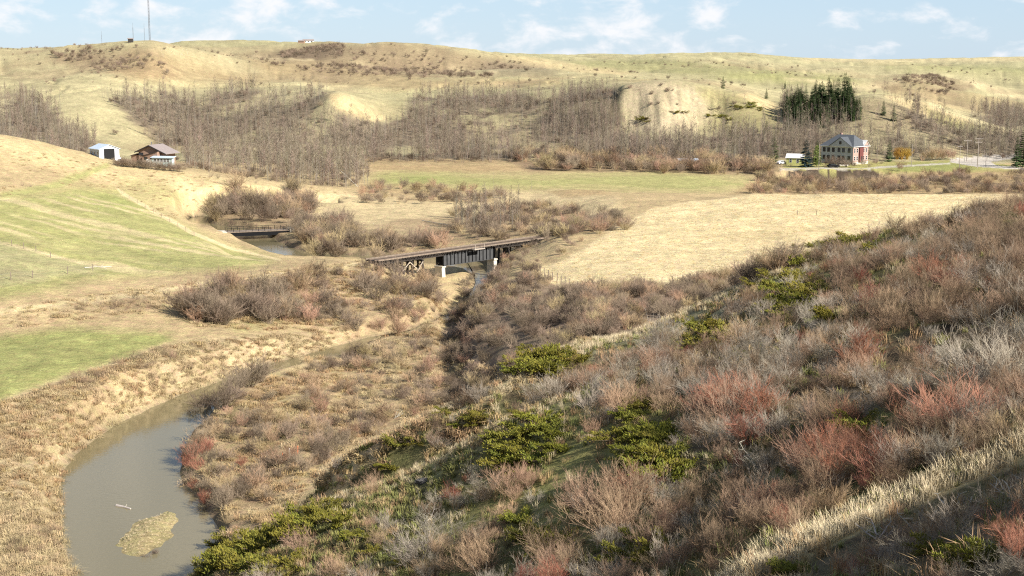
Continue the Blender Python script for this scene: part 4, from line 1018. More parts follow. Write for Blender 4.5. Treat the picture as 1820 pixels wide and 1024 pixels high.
dW = dict(under=(.14, .03), stream=(.30, .12), bend=(.16, .04), flats=(.09, .05), inner=(.13, .10), bluff=(.30, .05), ravine=(.30, .12), trestle=(.10, .04), bank=(.12, .05), bridge=(.10, .06), cut=(.10, .03), row=(.055, .045), house=(.05, .06), road=(.05, .03), knolls=(.03, .02))
sW = dict(under=(.25, .45), stream=(.28, .5), bend=(.7, 1.25), flats=(.45, .95), inner=(.26, .6), bluff=(.35, .62), ravine=(.35, .65), trestle=(.6, 1.1), bank=(.8, 1.3), bridge=(.9, 1.6), cut=(.5, .9), row=(.8, 1.5), house=(.5, 1.1), road=(.5, 1.0), knolls=(.5, 1.))
for k, (pl, a, b, _t) in ZW.items():
    nz = blot(-0.45, 0.2, fbm(X / 9. + 11, Y / 9., 111, 4)) * 1.1 + .1
    for kd_, dn_ in ((WILLOW, dW[k][0]), (GREYWILLOW, dW[k][1])):
        Q = sow(pl, a, b, dn_, nz)
        if k == 'inner' and len(Q):
            qx, qy = project(Q[:, 0], Q[:, 1], Q[:, 2])
            Q = Q[~(in_poly(qx, qy, TRAIL) | in_poly(qx, qy - 9, TRAIL) | in_poly(qx, qy - 18, TRAIL))]
        plant(kd_, Q, *sW[k], k, 1.0)
# willows leaning over the water, single bushes, hedges
patch(WILLOW, [(445, 688, 1.1), (420, 700, 1.0), (462, 680, .9), (372, 738, .9), (395, 730, .9), (350, 752, .7), (410, 722, .8), (330, 560, 1.2), (350, 568, 1.3), (372, 572, 1.3), (395, 566, 1.1), (650, 520, 1.2), (672, 535, 1.1), (760, 505, .9)], 'inner')
patch(RED, [(345, 815, 1.3), (362, 808, 1.2), (335, 830, 1.1), (352, 835, 1.0), (372, 800, 1.1), (330, 815, 1.2), (430, 828, .8), (345, 870, .9), (365, 895, 1.0)], 'shore', 100)
patch(WILLOW, [(208 + 5.2 * k, 295 + .48 * k + (k % 2), .8 + .18 * ((k * 7) % 5) / 5, .85) for k in range(23)], 'hedge', 300)
patch(WILLOW, [(375, 314, .7), (388, 317, .55), (40, 330, .5), (55, 332, .4), (205, 240, .8), (455, 326, .4)], 'lone', 300)
# brushy patches on the hills across
for poly, dens in (([(85, 102), (140, 90), (215, 86), (270, 94), (290, 115), (300, 135), (230, 138), (170, 128), (100, 118)], .05), ([(500, 94), (560, 84), (612, 82), (610, 98), (560, 106), (490, 102)], .05),
                   ([(480, 114), (600, 113), (720, 124), (860, 133), (880, 139), (720, 139), (560, 131)], .04), ([(1590, 140), (1660, 134), (1700, 150), (1690, 168), (1590, 162)], .04), ([(620, 90), (700, 82), (860, 104), (960, 125), (800, 130), (640, 115)], .012)):
    plant(WILLOW, sow(poly, 820, 1300, dens, woodN), .5, 1.0, 'far')

# aspens
ZA = [([(-140, 190), (0, 178), (60, 172), (110, 215), (170, 265), (150, 290), (-140, 262)], 560, 800, .24, 'hillside', (.75, 1.05)),
      ([(175, 168), (260, 172), (420, 170), (520, 164), (572, 168), (584, 205), (625, 236), (650, 262), (300, 262), (235, 215)], 610, 790, .24, 'wood', (.65, 1.0)),
      ([(300, 275), (450, 268), (640, 270), (656, 332), (560, 336), (450, 312), (340, 300)], 455, 640, .12, 'stand', (.8, 1.15)),
      ([(618, 214), (700, 226), (745, 182), (850, 174), (1000, 164), (1060, 162), (1100, 160), (1106, 240), (1100, 288), (640, 290), (640, 240)], 560, 790, .22, 'hollow', (.6, 1.0)),
      ([(640, 272), (1100, 272), (1100, 286), (940, 286), (640, 284)], 545, 620, .09, 'floor', (.7, 1.1)),
      ([(1100, 250), (1260, 246), (1400, 228), (1470, 210), (1560, 188), (1640, 208), (1700, 236), (1820, 249), (1960, 254), (1960, 284), (1560, 278), (1350, 288), (1100, 292)], 545, 720, .42, 'behind', (.65, 1.05)),
      ([(1385, 182), (1470, 195), (1560, 176), (1640, 199), (1640, 225), (1390, 232)], 600, 760, .30, 'grove', (.6, .95)),
      ([(1262, 170), (1290, 165), (1330, 200), (1330, 236), (1270, 236)], 600, 700, .09, 'scarp', (.5, .9)),
      ([(1725, 208), (1820, 200), (1960, 202), (1960, 238), (1765, 230)], 700, 950, .18, 'notch', (.7, 1.0)),
      ([(985, 176), (1100, 164), (1106, 205), (1104, 240), (970, 240)], 620, 720, .45, 'dark', (.6, .9)),
      ([(805, 376), (880, 362), (925, 384), (925, 405), (812, 408)], 330, 400,   .12, 'clump', (.6, .95))]
ZAT = dict(hillside='on the left hillside', wood='under the antenna hill', stand='right of the farmhouse', hollow='left of the scarp', floor='edging the green field',
           behind='behind the brick house', grove='by the spruce grove', scarp='right of the scarp', notch='in the distant notch', dark='on the shaded slope', clump='behind the railway bridge')
for pl, a, b, dn, zn, (lo, hi) in ZA:
    plant(ASPEN, sow(pl, a, b, dn, woodN if zn != 'stand' else woodN * .5 + .5, ragged=20 if a > 500 else 6), lo * .62, hi, zn, 0.9, 0.04)
patch(ASPEN, [(858, 285, 1.15), (928, 288, 1.0), (1354, 268, 1.1), (1345, 272, .9), (652, 300, .8), (664, 302, .8), (878, 345, .6), (870, 346, .5), (945, 340, .5), (820, 400, .7), (842, 402, .75), (862, 400, .7), (880, 402, .75), (896, 398, .7), (910, 404, .6), (1052, 415, .5)], 'floor', 300)
clump_t = random.Random(31)
patch(ASPEN, [(814 + 4.3 * k + clump_t.uniform(-3, 3), clump_t.uniform(400, 412), clump_t.uniform(.5, .82)) for k in range(27)], 'clump', 300)
# low wood-floor brush in the forests, dark and dense
for pl, a, b, *_ in ZA[:10]:
    plant(WILLOW, sow(pl, a, b, .04, woodN, ragged=20), .4, .9, 'far')

ring((1150, 213), 16, 6, 5, 1.6, 2.6, 'scarp'); ring((1205, 200), 14, 8, 4, 1.2, 2.2, 'scarp'); ring((1290, 200), 30, 20, 12, 1.2, 2.4, 'scarp'); ring((1340, 190), 25, 12, 8, 1.2, 2.2, 'scarp')
plant(WILLOW, sow([(1110, 150), (1260, 152), (1280, 235), (1118, 238)], 620, 720, .008), .3, .7, 'far')
patch(WILLOW, [(1466, 297, 1.0), (1476, 297, 1.3), (1486, 297, 1.35), (1494, 297, 1.2), (1503, 298, .9), (1516, 298, .8), (1534, 295, .8), (1545, 296, .9), (1555, 293, .8), (1566, 291, .9), (1441, 296, .8), (1404, 297, .7), (1395, 296, .8)], 'yard', 480)
patch(GREYWILLOW, [(1640, 286, 1.1), (1650, 286, 1.3), (1660, 286, 1.4), (1671, 285, 1.4), (1682, 285, 1.3), (1693, 284, 1.1), (1640, 306, .9), (1600, 304, 1.0), (1582, 310, .9)], 'yard', 480)
patch(WILLOW, [(1396 + 8.5 * k, 323 + (k * 5) % 6, .5 + .35 * ((k * 3) % 7) / 7) for k in range(20)], 'house', 470)
patch(WILLOW, [(1196, 300, 1.0), (1208, 300, 1.2), (1238, 301, 1.1), (1250, 300, 1.3), (1262, 300, 1.2), (1300, 302, 1.5), (1320, 303, 1.6), (1345, 303, 1.5)], 'row', 480)
patch(WILLOW, [(256, 990, .22), (266, 993, .25), (275, 988, .2)], 'bar', 100)
LBANK = [(300, 615), (520, 592), (600, 604), (560, 640), (420, 662), (300, 712), (200, 757), (120, 830), (112, 900), (135, 1030), (128, 1120), (-140, 1120), (-140, 800), (0, 718), (160, 664)]
bk = blot(-.05, .4, fbm(X / 11., Y / 11., 141, 4))
plant(BROWN, sow(LBANK, 95, 235, .35, bk), .35, .9, 'lbank'); plant(ROSE, sow(LBANK, 95, 235, .16, bk), .35, .8, 'lbank')
GRADE = [(118, 545), (300, 525), (480, 497), (640, 474), (720, 500), (560, 520), (400, 535), (260, 552), (130, 556)]
plant(BROWN, sow(GRADE, 190, 290, .35, blot(-.4, .2, nA)), .4, 1.05, 'grade'); plant(ROSE, sow(GRADE, 190, 290, .12, blot(-.4, .2, nA)), .4, 1.0, 'grade')
for pl in ([(-140, 90), (300, 75), (900, 100), (1000, 128), (1000, 160), (-140, 160)], [(1000, 100), (1960, 105), (1960, 200), (1500, 165), (1000, 150)]):
    plant(WILLOW, sow(pl, 760, 1400, .0045, blot(-.1, .4, fbm(X / 60., Y / 60., 142, 4))), .25, .7, 'far')
# spruces
grove = []
for k in range(150):
    px_ = random.uniform(1394, 1528); row = random.random()
    base = float(np.interp(px_, [1390, 1450, 1550], [195, 195, 174])) + 36 * row ** 1.4
    grove.append((px_, base, random.uniform(.6, 1.15) * (1.1 if 1440 < px_ < 1510 else .9) * (1 - .35 * row ** 1.5)))
patch(SPRUCE, grove, 'grove', 560)
patch(SPRUCE, [(1285, 158, .5), (1362, 176, .45), (1395, 158, .4), (1588, 215, .6), (1570, 205, .55), (1362, 240, .55), (1300, 248, .5), (1318, 250, .45), (1340, 242, .4)], 'scarp', 540)
patch(SPRUCE, [(1375, 287, .9, .95), (1452, 293, .86, .9), (1580, 287, .66, 1.1), (1818, 296, 1.1, 1.2), (1832, 297, 1.2, 1.2), (1806, 298, .8, 1.2)], 'yard', 480)
# ------------------------------------------------------------------ put the plants in the ground
ZTEXT = {k: v[1] for k, v in ZN.items()}
ZTEXT.update({k: v[3] for k, v in ZW.items()}); ZTEXT.update(ZAT); ZTEXT.update(JZ)
ZTEXT.update(shore='on the river shore', hedge='in the farmhouse hedge', lone='alone in dry grass', far='on the far hills', yard='by the brick house', scarp='right of the scarp', bar='on the sandbar end', lbank='on the left river bank', grade='along the old grade')
LOOK = {'grey_shrub': ('pale grey shrub', 'silvery twigged shrubs'), 'brown_shrub': ('brown bare shrub', 'brown leafless shrubs'), 'rosy_shrub': ('pinkish tan shrub', 'pinkish tan shrubs'),
        'red_stemmed_shrub': ('red stemmed shrub', 'red stemmed shrubs'), 'willow_bush': ('brown willow bush', 'brown willow bushes'), 'grey_willow': ('tan grey willow', 'tan grey willow bushes'),
        'aspen_tree': ('bare pale aspen', 'bare aspens'), 'juniper_bush': ('yellow green juniper', 'spreading junipers'), 'spruce_tree': ('dark green spruce', 'spruces')}
ORD = 'first second third fourth fifth sixth seventh eighth ninth tenth eleventh twelfth thirteenth fourteenth fifteenth sixteenth seventeenth eighteenth nineteenth twentieth'.split() + ['twenty-' + w for w in 'first second third fourth fifth'.split()]
for kd in KINDS:
    P = np.array([(i[0], i[1], i[2]) for i in kd.items]); s = np.array([i[3] for i in kd.items])
    vis = seen(P, s * kd.size)
    app = s * kd.size / np.hypot(P[:, 0], P[:, 1]) * np.where(vis, 1, 0)
    order = np.argsort(-app)
    top = [i for i in order[:kd.n] if vis[i]]
    rest = [i for i in order if i not in set(top)] if len(order) < 4000 else list(set(order) - set(top))
    med = {}
    for i in top: med.setdefault(kd.items[i][6], []).append(s[i])
    for z in med: med[z] = float(np.median(med[z]))
    look, grp = LOOK[kd.name]
    first = {}
    PXi, PYi = project(P[:, 0], P[:, 1], P[:, 2] + s * kd.size * .4)
    groups = {}
    for i in top:
        zone = kd.items[i][6]
        size = 'tall ' if s[i] > med[zone] else 'low '
        if kd is ASPEN or kd is SPRUCE: size = 'tall ' if s[i] > med[zone] else 'short '
        if kd is JUNIPER: size = 'broad ' if s[i] > med[zone] else 'small '
        groups.setdefault((size, zone), []).append(i)
    text = {}
    for (size, zone), ids in groups.items():
        base = size + look + ' ' + ZTEXT[zone]
        def split(ids, words, ways):
            if len(ids) == 1: text[ids[0]] = base + words; return
            if len(ids) <= 12 or not ways:
                ids = sorted(ids, key=lambda i: PXi[i])
                for n_, i in enumerate(ids):
                    w = words + (', ' if not words else ' ')
                    text[i] = base + w + (ORD[n_] + ' from left' if n_ < len(ids) - 1 else 'rightmost one') if len(ids) <= 24 else base + words
                return
            ids = sorted(ids, key=lambda i: (PYi if ways[0] == 'rows' else PXi)[i])
            if ways[0] == 'rows':
                k = len(ids) // 2
                split(ids[:k], words + (', ' if not words else ' ') + 'upper', ways[1:]); split(ids[k:], words + (', ' if not words else ' ') + 'lower', ways[1:])
            else:
                k = len(ids) // 3
                for nm_, part in (('left', ids[:k]), ('middle', ids[k:2 * k]), ('right', ids[2 * k:])): split(part, words + (', ' if not words else ' ') + nm_, ways[1:])
        split(ids, '', ['rows', 'cols'])
    for i in top:
        x, y, z, sc, rot, v, zone, flat = kd.items[i]
        root, obs = make_thing(kd, v, (x, y, z), rot, (sc, sc, sc * flat), text[i], grp + ' ' + ZTEXT[zone])
        first.setdefault(v, obs)
    kd.protos = [first[v] for v in sorted(first)]
    if rest:
        I = [kd.items[i] for i in rest]
        I = [i for i in I if math.hypot(i[0], i[1]) > 1]
        nm = {'grey_shrub': 'grey_shrubbery', 'brown_shrub': 'brown_shrubbery', 'rosy_shrub': 'rosy_shrubbery', 'red_stemmed_shrub': 'red_stemmed_shrubbery', 'willow_bush': 'willow_thicket', 'grey_willow': 'grey_willow_thicket',
              'aspen_tree': 'aspen_woodland', 'juniper_bush': 'juniper_scrub', 'spruce_tree': 'spruce_scrub'}[kd.name]
        grow_stuff(nm, 'mass of further ' + grp + ' behind the single ones', kd.protos, [(i[0], i[1], i[2]) for i in I], [i[4] for i in I],
                   [(i[3], i[3], i[3] * i[7]) for i in I], [i[5] % max(1, len(kd.protos)) for i in I])
    print(kd.name, len(kd.items), 'single', len(top), 'mass', len(rest))

# dry grass: tufts nobody could count; the first tuft of each sort is the one the others repeat
def grass(name, label, meshes, P, lo, hi, tall=(0.8, 1.25), lean=.12):
    n = len(P)
    if n == 0: return
    srcs = []
    for k, me in enumerate(meshes):
        o = bpy.data.objects.new('grass_tuft', me); col.objects.link(o)
        o.location = P[k]; o.rotation_euler = (0, 0, k); o.scale = (hi, hi, hi)
        o['kind'] = 'stuff'; o['label'] = 'tuft of ' + label
        srcs.append([o])
    s = lo + (hi - lo) * rng.random(n)
    rot = np.stack([rng.uniform(-lean, lean, n), rng.uniform(-lean, lean, n), rng.uniform(0, 6.28, n)], 1)
    scl = np.stack([s, s, s * rng.uniform(*tall, n)], 1)
    grow_stuff(name, label, srcs, P, rot, scl, rng.integers(0, len(meshes), n))
    print(name, n)

straw_m = [tuft_mesh(200 + i, 0.55, 0.24, 36, M['strip'], 0.009) for i in range(3)]
rust_m = [tuft_mesh(210 + i, 0.6, 0.25, 30, M['rust'], 0.012, 0.9) for i in range(3)]
olive_m = [tuft_mesh(220 + i, 0.35, 0.28, 34, M['olive'], 0.012, 0.9) for i in range(3)]
mat_m = [tuft_mesh(230 + i, 0.8, 0.7, 64, M['mat'], 0.022, 1.6) for i in range(3)]
stub_m = [tuft_mesh(250 + i, 0.7, 1.0, 40, M['pale'], 0.03, 1.2) for i in range(3)]
matr_m = [tuft_mesh(240 + i, 0.75, 0.7, 60, M['rust'], 0.024, 1.6) for i in range(3)]

S1 = [sow(STRIP, 26, 52, 26), sow(CREST_B, 92, 124, 7), sow(CREST_A, 60, 100, 2.2), sow(TOPLINE, 90, 124, 5), sow(TRAIL, 101, 195, 5), sow(SPUR, 24, 121, .45, clump)]
grass('dry_grass', 'tall pale dry grass of the strip and crests on the near slope', straw_m, np.concatenate(S1), .55, 1.0)
grass('rusty_grass', 'low rusty dead grass between the shrubs of the near slope', rust_m, sow(SPUR, 24, 121, 1.5, clumpB), .5, 1.1)
grass('olive_grass', 'short olive green growth under the shrubs of the near slope', olive_m, np.concatenate([sow(SPUR, 24, 121, 1.3, clump), sow(zp('left'), 50, 110, 3.0), sow([(460, 950), (545, 850), (620, 805), (745, 742), (800, 745), (640, 860), (500, 945)], 88, 124, 3.0)]), .6, 1.4)
LB = [(300, 615), (520, 592), (600, 604), (560, 640), (420, 662), (300, 712), (200, 757), (120, 830), (112, 900), (135, 1030), (128, 1120), (-140, 1120), (-140, 800), (0, 718), (160, 664)]
FLOOR = [(310, 545), (480, 500), (640, 475), (760, 490), (800, 540), (780, 600), (860, 640), (900, 665), (850, 705), (740, 760), (600, 835), (480, 935), (380, 960), (320, 860), (330, 790), (420, 700), (560, 640), (640, 610), (520, 590), (340, 580)]
EDGE = [(-140, 566), (0, 545), (300, 508), (640, 464), (720, 500), (560, 520), (420, 545), (200, 560), (0, 590), (-140, 600)]
half = blot(-0.2, 0.3, fbm(X / 6., Y / 6., 131, 3))
bi, bj = np.nonzero((BAR > .22) & (SD < -.5)); bs = rng.permutation(len(bi))[:170]; barP = np.stack([X[bi[bs], bj[bs]], Y[bi[bs], bj[bs]], Z[bi[bs], bj[bs]]], 1)
bigp = blot(-0.3, 0.25, fbm(X / 14., Y / 14., 132, 4))
grass('bank_grass', 'matted straw coloured grass on the river banks and flats', mat_m, np.concatenate([sow(LB, 95, 235, 2.2, 1 - .6 * bigp) , sow(FLOOR, 112, 262, .4, 1 - half), sow(EDGE, 180, 290, .4)]), .5, 1.3, (.35, .8), .35)
grass('rusty_bank_grass', 'rusty dead weeds on the river banks and flats', matr_m, np.concatenate([sow(LB, 95, 235, .9, bigp), sow(FLOOR, 112, 262, 1.0, half), sow(zp('gully'), 80, 122, .6), sow([(460, 950), (545, 850), (620, 805), (745, 742), (800, 745), (640, 860), (500, 945)], 88, 124, 1.6)]), .5, 1.25, (.4, 1.0), .3)
grass('sandbar_grass', 'short pale grass and stems on the sandbar', straw_m, barP, .3, .6, (.4, .8), .4)
FIELD = [(940, 484), (1010, 462), (1100, 402), (1160, 374), (1230, 360), (1350, 347), (1750, 347), (1900, 342), (1900, 420), (1420, 470), (1250, 505), (1090, 516), (1010, 518)]
grass('field_stubble', 'pale stubble standing in the big cut field', stub_m, sow(FIELD, 205, 395, .5), .22, .42, (.5, .9), .2)
HILLG = [(-140, 240), (0, 250), (130, 280), (330, 310), (620, 342), (340, 372), (300, 405), (210, 335), (100, 330), (0, 350), (-140, 340)]
grass('hill_grass', 'dry bunch grass on the hill below the farm', mat_m, sow(HILLG, 320, 480, .12, bigp), .5, 1.0, (.5, .9), .2)
# ------------------------------------------------------------------ things people built
def flat_mat(name, c, rough=0.7, var=0.12, scale=3.0, spec=0.3, metal=0.0, stretch=(1, 1, 1)):
    m, n, l, b = new_mat(name, rough, spec)
    b.inputs['Metallic'].default_value = metal
    tc = n.new('ShaderNodeTexCoord'); mp = n.new('ShaderNodeMapping'); mp.inputs['Scale'].default_value = stretch
    t = n.new('ShaderNodeTexNoise'); t.inputs['Scale'].default_value = scale; t.inputs['Detail'].default_value = 5; t.inputs['Roughness'].default_value = 0.65
    l.new(tc.outputs['Object'], mp.inputs['Vector']); l.new(mp.outputs['Vector'], t.inputs['Vector'])
    r = n.new('ShaderNodeMapRange'); r.inputs[1].default_value = .3; r.inputs[2].default_value = .7; r.inputs[3].default_value = 1 - var; r.inputs[4].default_value = 1 + var
    l.new(t.outputs['Fac'], r.inputs[0])
    v = n.new('ShaderNodeVectorMath'); v.operation = 'SCALE'; v.inputs[0].default_value = c
    l.new(r.outputs[0], v.inputs['Scale']); l.new(v.outputs[0], b.inputs['Base Color'])
    return m
B = dict(
    timber=flat_mat('weathered_timber', (0.36, 0.30, 0.235), .85, .3, 2.5), guard=flat_mat('guard_timber_wood', (0.20, 0.155, 0.115), .9, .35, 2.0), tie=flat_mat('dark_ties', (0.026, 0.020, 0.016), .9, .3), creosote=flat_mat('creosoted_timber', (0.03, 0.024, 0.02), .85, .3),
    steel=flat_mat('grey_bridge_steel', (0.062, 0.062, 0.062), .5, .2, 1.2), darksteel=flat_mat('black_bridge_steel', (0.009, 0.009, 0.010), .8, .2, spec=.1), rail=flat_mat('rusty_rail', (0.13, 0.095, 0.07), .55, .2, spec=.5),
    concrete=flat_mat('pale_concrete', (0.55, 0.50, 0.41), .85, .2, .9), brick=flat_mat('red_brickwork', (0.35, 0.225, 0.185), .85, .2, 4), greywall=flat_mat('plain_grey_wall', (0.35, 0.36, 0.355), .85, .1),
    slate=flat_mat('slate_grey_shingles', (0.075, 0.082, 0.09), .75, .2, 2), white=flat_mat('white_paint', (0.62, 0.61, 0.58), .6, .06), red=flat_mat('dark_red_entrance', (0.13, 0.04, 0.035), .7, .15), glass=flat_mat('dark_window_glass', (0.02, 0.024, 0.028), .12, .1, spec=.6),
    shedwhite=flat_mat('white_metal_cladding', (0.72, 0.73, 0.76), .5, .05, 1.0), shedroof=flat_mat('pale_blue_metal_roof', (0.46, 0.53, 0.60), .4, .06), shedside=flat_mat('grey_blue_cladding', (0.33, 0.38, 0.43), .5, .06), dark=flat_mat('dark_interior', (0.012, 0.012, 0.012), .9),
    brownroof=flat_mat('grey_brown_shingles', (0.24, 0.20, 0.185), .85, .2), brownwall=flat_mat('brown_siding', (0.27, 0.175, 0.125), .8, .12), teal=flat_mat('pale_teal_siding', (0.36, 0.43, 0.41), .7, .06), fascia=flat_mat('dark_fascia', (0.03, 0.025, 0.022), .7),
    lime=flat_mat('yellow_green_siding', (0.40, 0.40, 0.15), .75, .1), pole=flat_mat('utility_pole_wood', (0.30, 0.255, 0.215), .85, .2, 2, stretch=(1, 1, .2)), post=flat_mat('fence_post_wood', (0.19, 0.15, 0.115), .9, .3, 3), galv=flat_mat('galvanised_steel', (0.14, 0.145, 0.155), .5, .1, metal=.3),
    car=flat_mat('pale_car_paint', (0.66, 0.62, 0.54), .3, .03, spec=.5), carwhite=flat_mat('white_car_paint', (0.75, 0.75, 0.75), .3, .03, spec=.5), tyre=flat_mat('tyre_rubber', (0.02, 0.02, 0.02), .9), orange=flat_mat('orange_stake_paint', (0.60, 0.16, 0.06), .7), rock=flat_mat('pale_rock', (0.45, 0.42, 0.34), .9, .2), burrow_dark=flat_mat('burrow_hole_dark', (0.07, 0.065, 0.06), .9, .3),
    insul=flat_mat('grey_insulator', (0.4, 0.42, 0.42), .3), dead=M['dead'])

class Solid(Tubes):
    def box(s, x0, x1, y0, y1, z0, z1):
        P_ = [(x0, y0, z0), (x1, y0, z0), (x1, y1, z0), (x0, y1, z0), (x0, y0, z1), (x1, y0, z1), (x1, y1, z1), (x0, y1, z1)]
        s.face(P_, [(0, 3, 2, 1), (4, 5, 6, 7), (0, 1, 5, 4), (1, 2, 6, 5), (2, 3, 7, 6), (3, 0, 4, 7)]); return s
    def beam(s, a, b, w, h=None):
        a, b = np.array(a, float), np.array(b, float); h = h or w
        d = (b - a) / np.linalg.norm(b - a); u = np.cross(d, (0, 0, 1.0))
        if np.linalg.norm(u) < 1e-3: u = np.array([1.0, 0, 0])
        u /= np.linalg.norm(u); v = np.cross(u, d)
        P_ = [q + su * u * w / 2 + sv * v * h / 2 for q in (a, b) for su, sv in ((-1, -1), (1, -1), (1, 1), (-1, 1))]
        s.face(P_, [(0, 1, 2, 3)[::-1], (4, 5, 6, 7), (0, 1, 5, 4), (1, 2, 6, 5), (2, 3, 7, 6), (3, 0, 4, 7)]); return s
    def poly(s, pts, th=None):
        """flat sheet, or a slab of thickness th downwards"""
        n = len(pts); pts = [np.array(q, float) for q in pts]
        if th is None: s.face(pts, [tuple(range(n))]); return s
        lo = [q - np.array([0, 0, th]) for q in pts]
        s.face(pts + lo, [tuple(range(n)), tuple(range(2 * n - 1, n - 1, -1))] + [(i, n + i, n + (i + 1) % n, (i + 1) % n) for i in range(n)]); return s
    def prism(s, prof, axis, a, b):
        """profile (u, z) pushed along an axis: 'x' puts u on y, 'y' puts u on x"""
        n = len(prof)
        mk = (lambda u, z, t: (t, u, z)) if axis == 'x' else (lambda u, z, t: (u, t, z))
        P_ = [mk(u, z, a) for u, z in prof] + [mk(u, z, b) for u, z in prof]
        s.face(P_, [tuple(range(n)), tuple(range(2 * n - 1, n - 1, -1))] + [(i, n + i, n + (i + 1) % n, (i + 1) % n) for i in range(n)]); return s
    def put(s, name, mat, parent=None, label=None):
        me = s.mesh(name, B[mat] if isinstance(mat, str) else mat)
        import bmesh
        bm = bmesh.new(); bm.from_mesh(me); bmesh.ops.recalc_face_normals(bm, faces=bm.faces); bm.to_mesh(me); bm.free()
        o = bpy.data.objects.new(name, me); col.objects.link(o)
        if parent: o.parent = parent
        if label: o['label'] = label
        return o

def thing(name, loc, rz, label, cat, group=None):
    o = bpy.data.objects.new(name, None); col.objects.link(o)
    o.location = [float(v) for v in loc]; o.rotation_euler = (0, 0, rz); o['label'] = label; o['category'] = cat
    if group: o['group'] = group
    return o
def tag(o, label, cat, group=None):
    o['label'] = label; o['category'] = cat
    if group: o['group'] = group
    return o

def window(parent, face, u, z, w, h, off, frame='white'):
    """a framed window standing 3 cm proud of a wall; face = ('x' or 'y', sign)"""
    f, g = Solid(), Solid(); ax, sg = face; t = 0.09
    def bx(s, u0, u1, z0, z1, d0, d1):
        d = sorted((sg * (off + d0), sg * (off + d1)))
        s.box(u0, u1, d[0], d[1], z0, z1) if ax == 'y' else s.box(d[0], d[1], u0, u1, z0, z1)
    bx(f, u - w / 2 - t, u + w / 2 + t, z - t, z, .004, .08); bx(f, u - w / 2 - t, u + w / 2 + t, z + h, z + h + t, .004, .08)
    bx(f, u - w / 2 - t, u - w / 2, z + .002, z + h - .002, .004, .08); bx(f, u + w / 2, u + w / 2 + t, z + .002, z + h - .002, .004, .08)
    bx(f, u - w / 2, u + w / 2, z + h / 2 - .03, z + h / 2 + .03, .03, .07)
    fo = f.put('window', frame, parent)
    bx(g, u - w / 2, u + w / 2, z, z + h, .005, .025)
    g.put('pane', 'glass', fo)

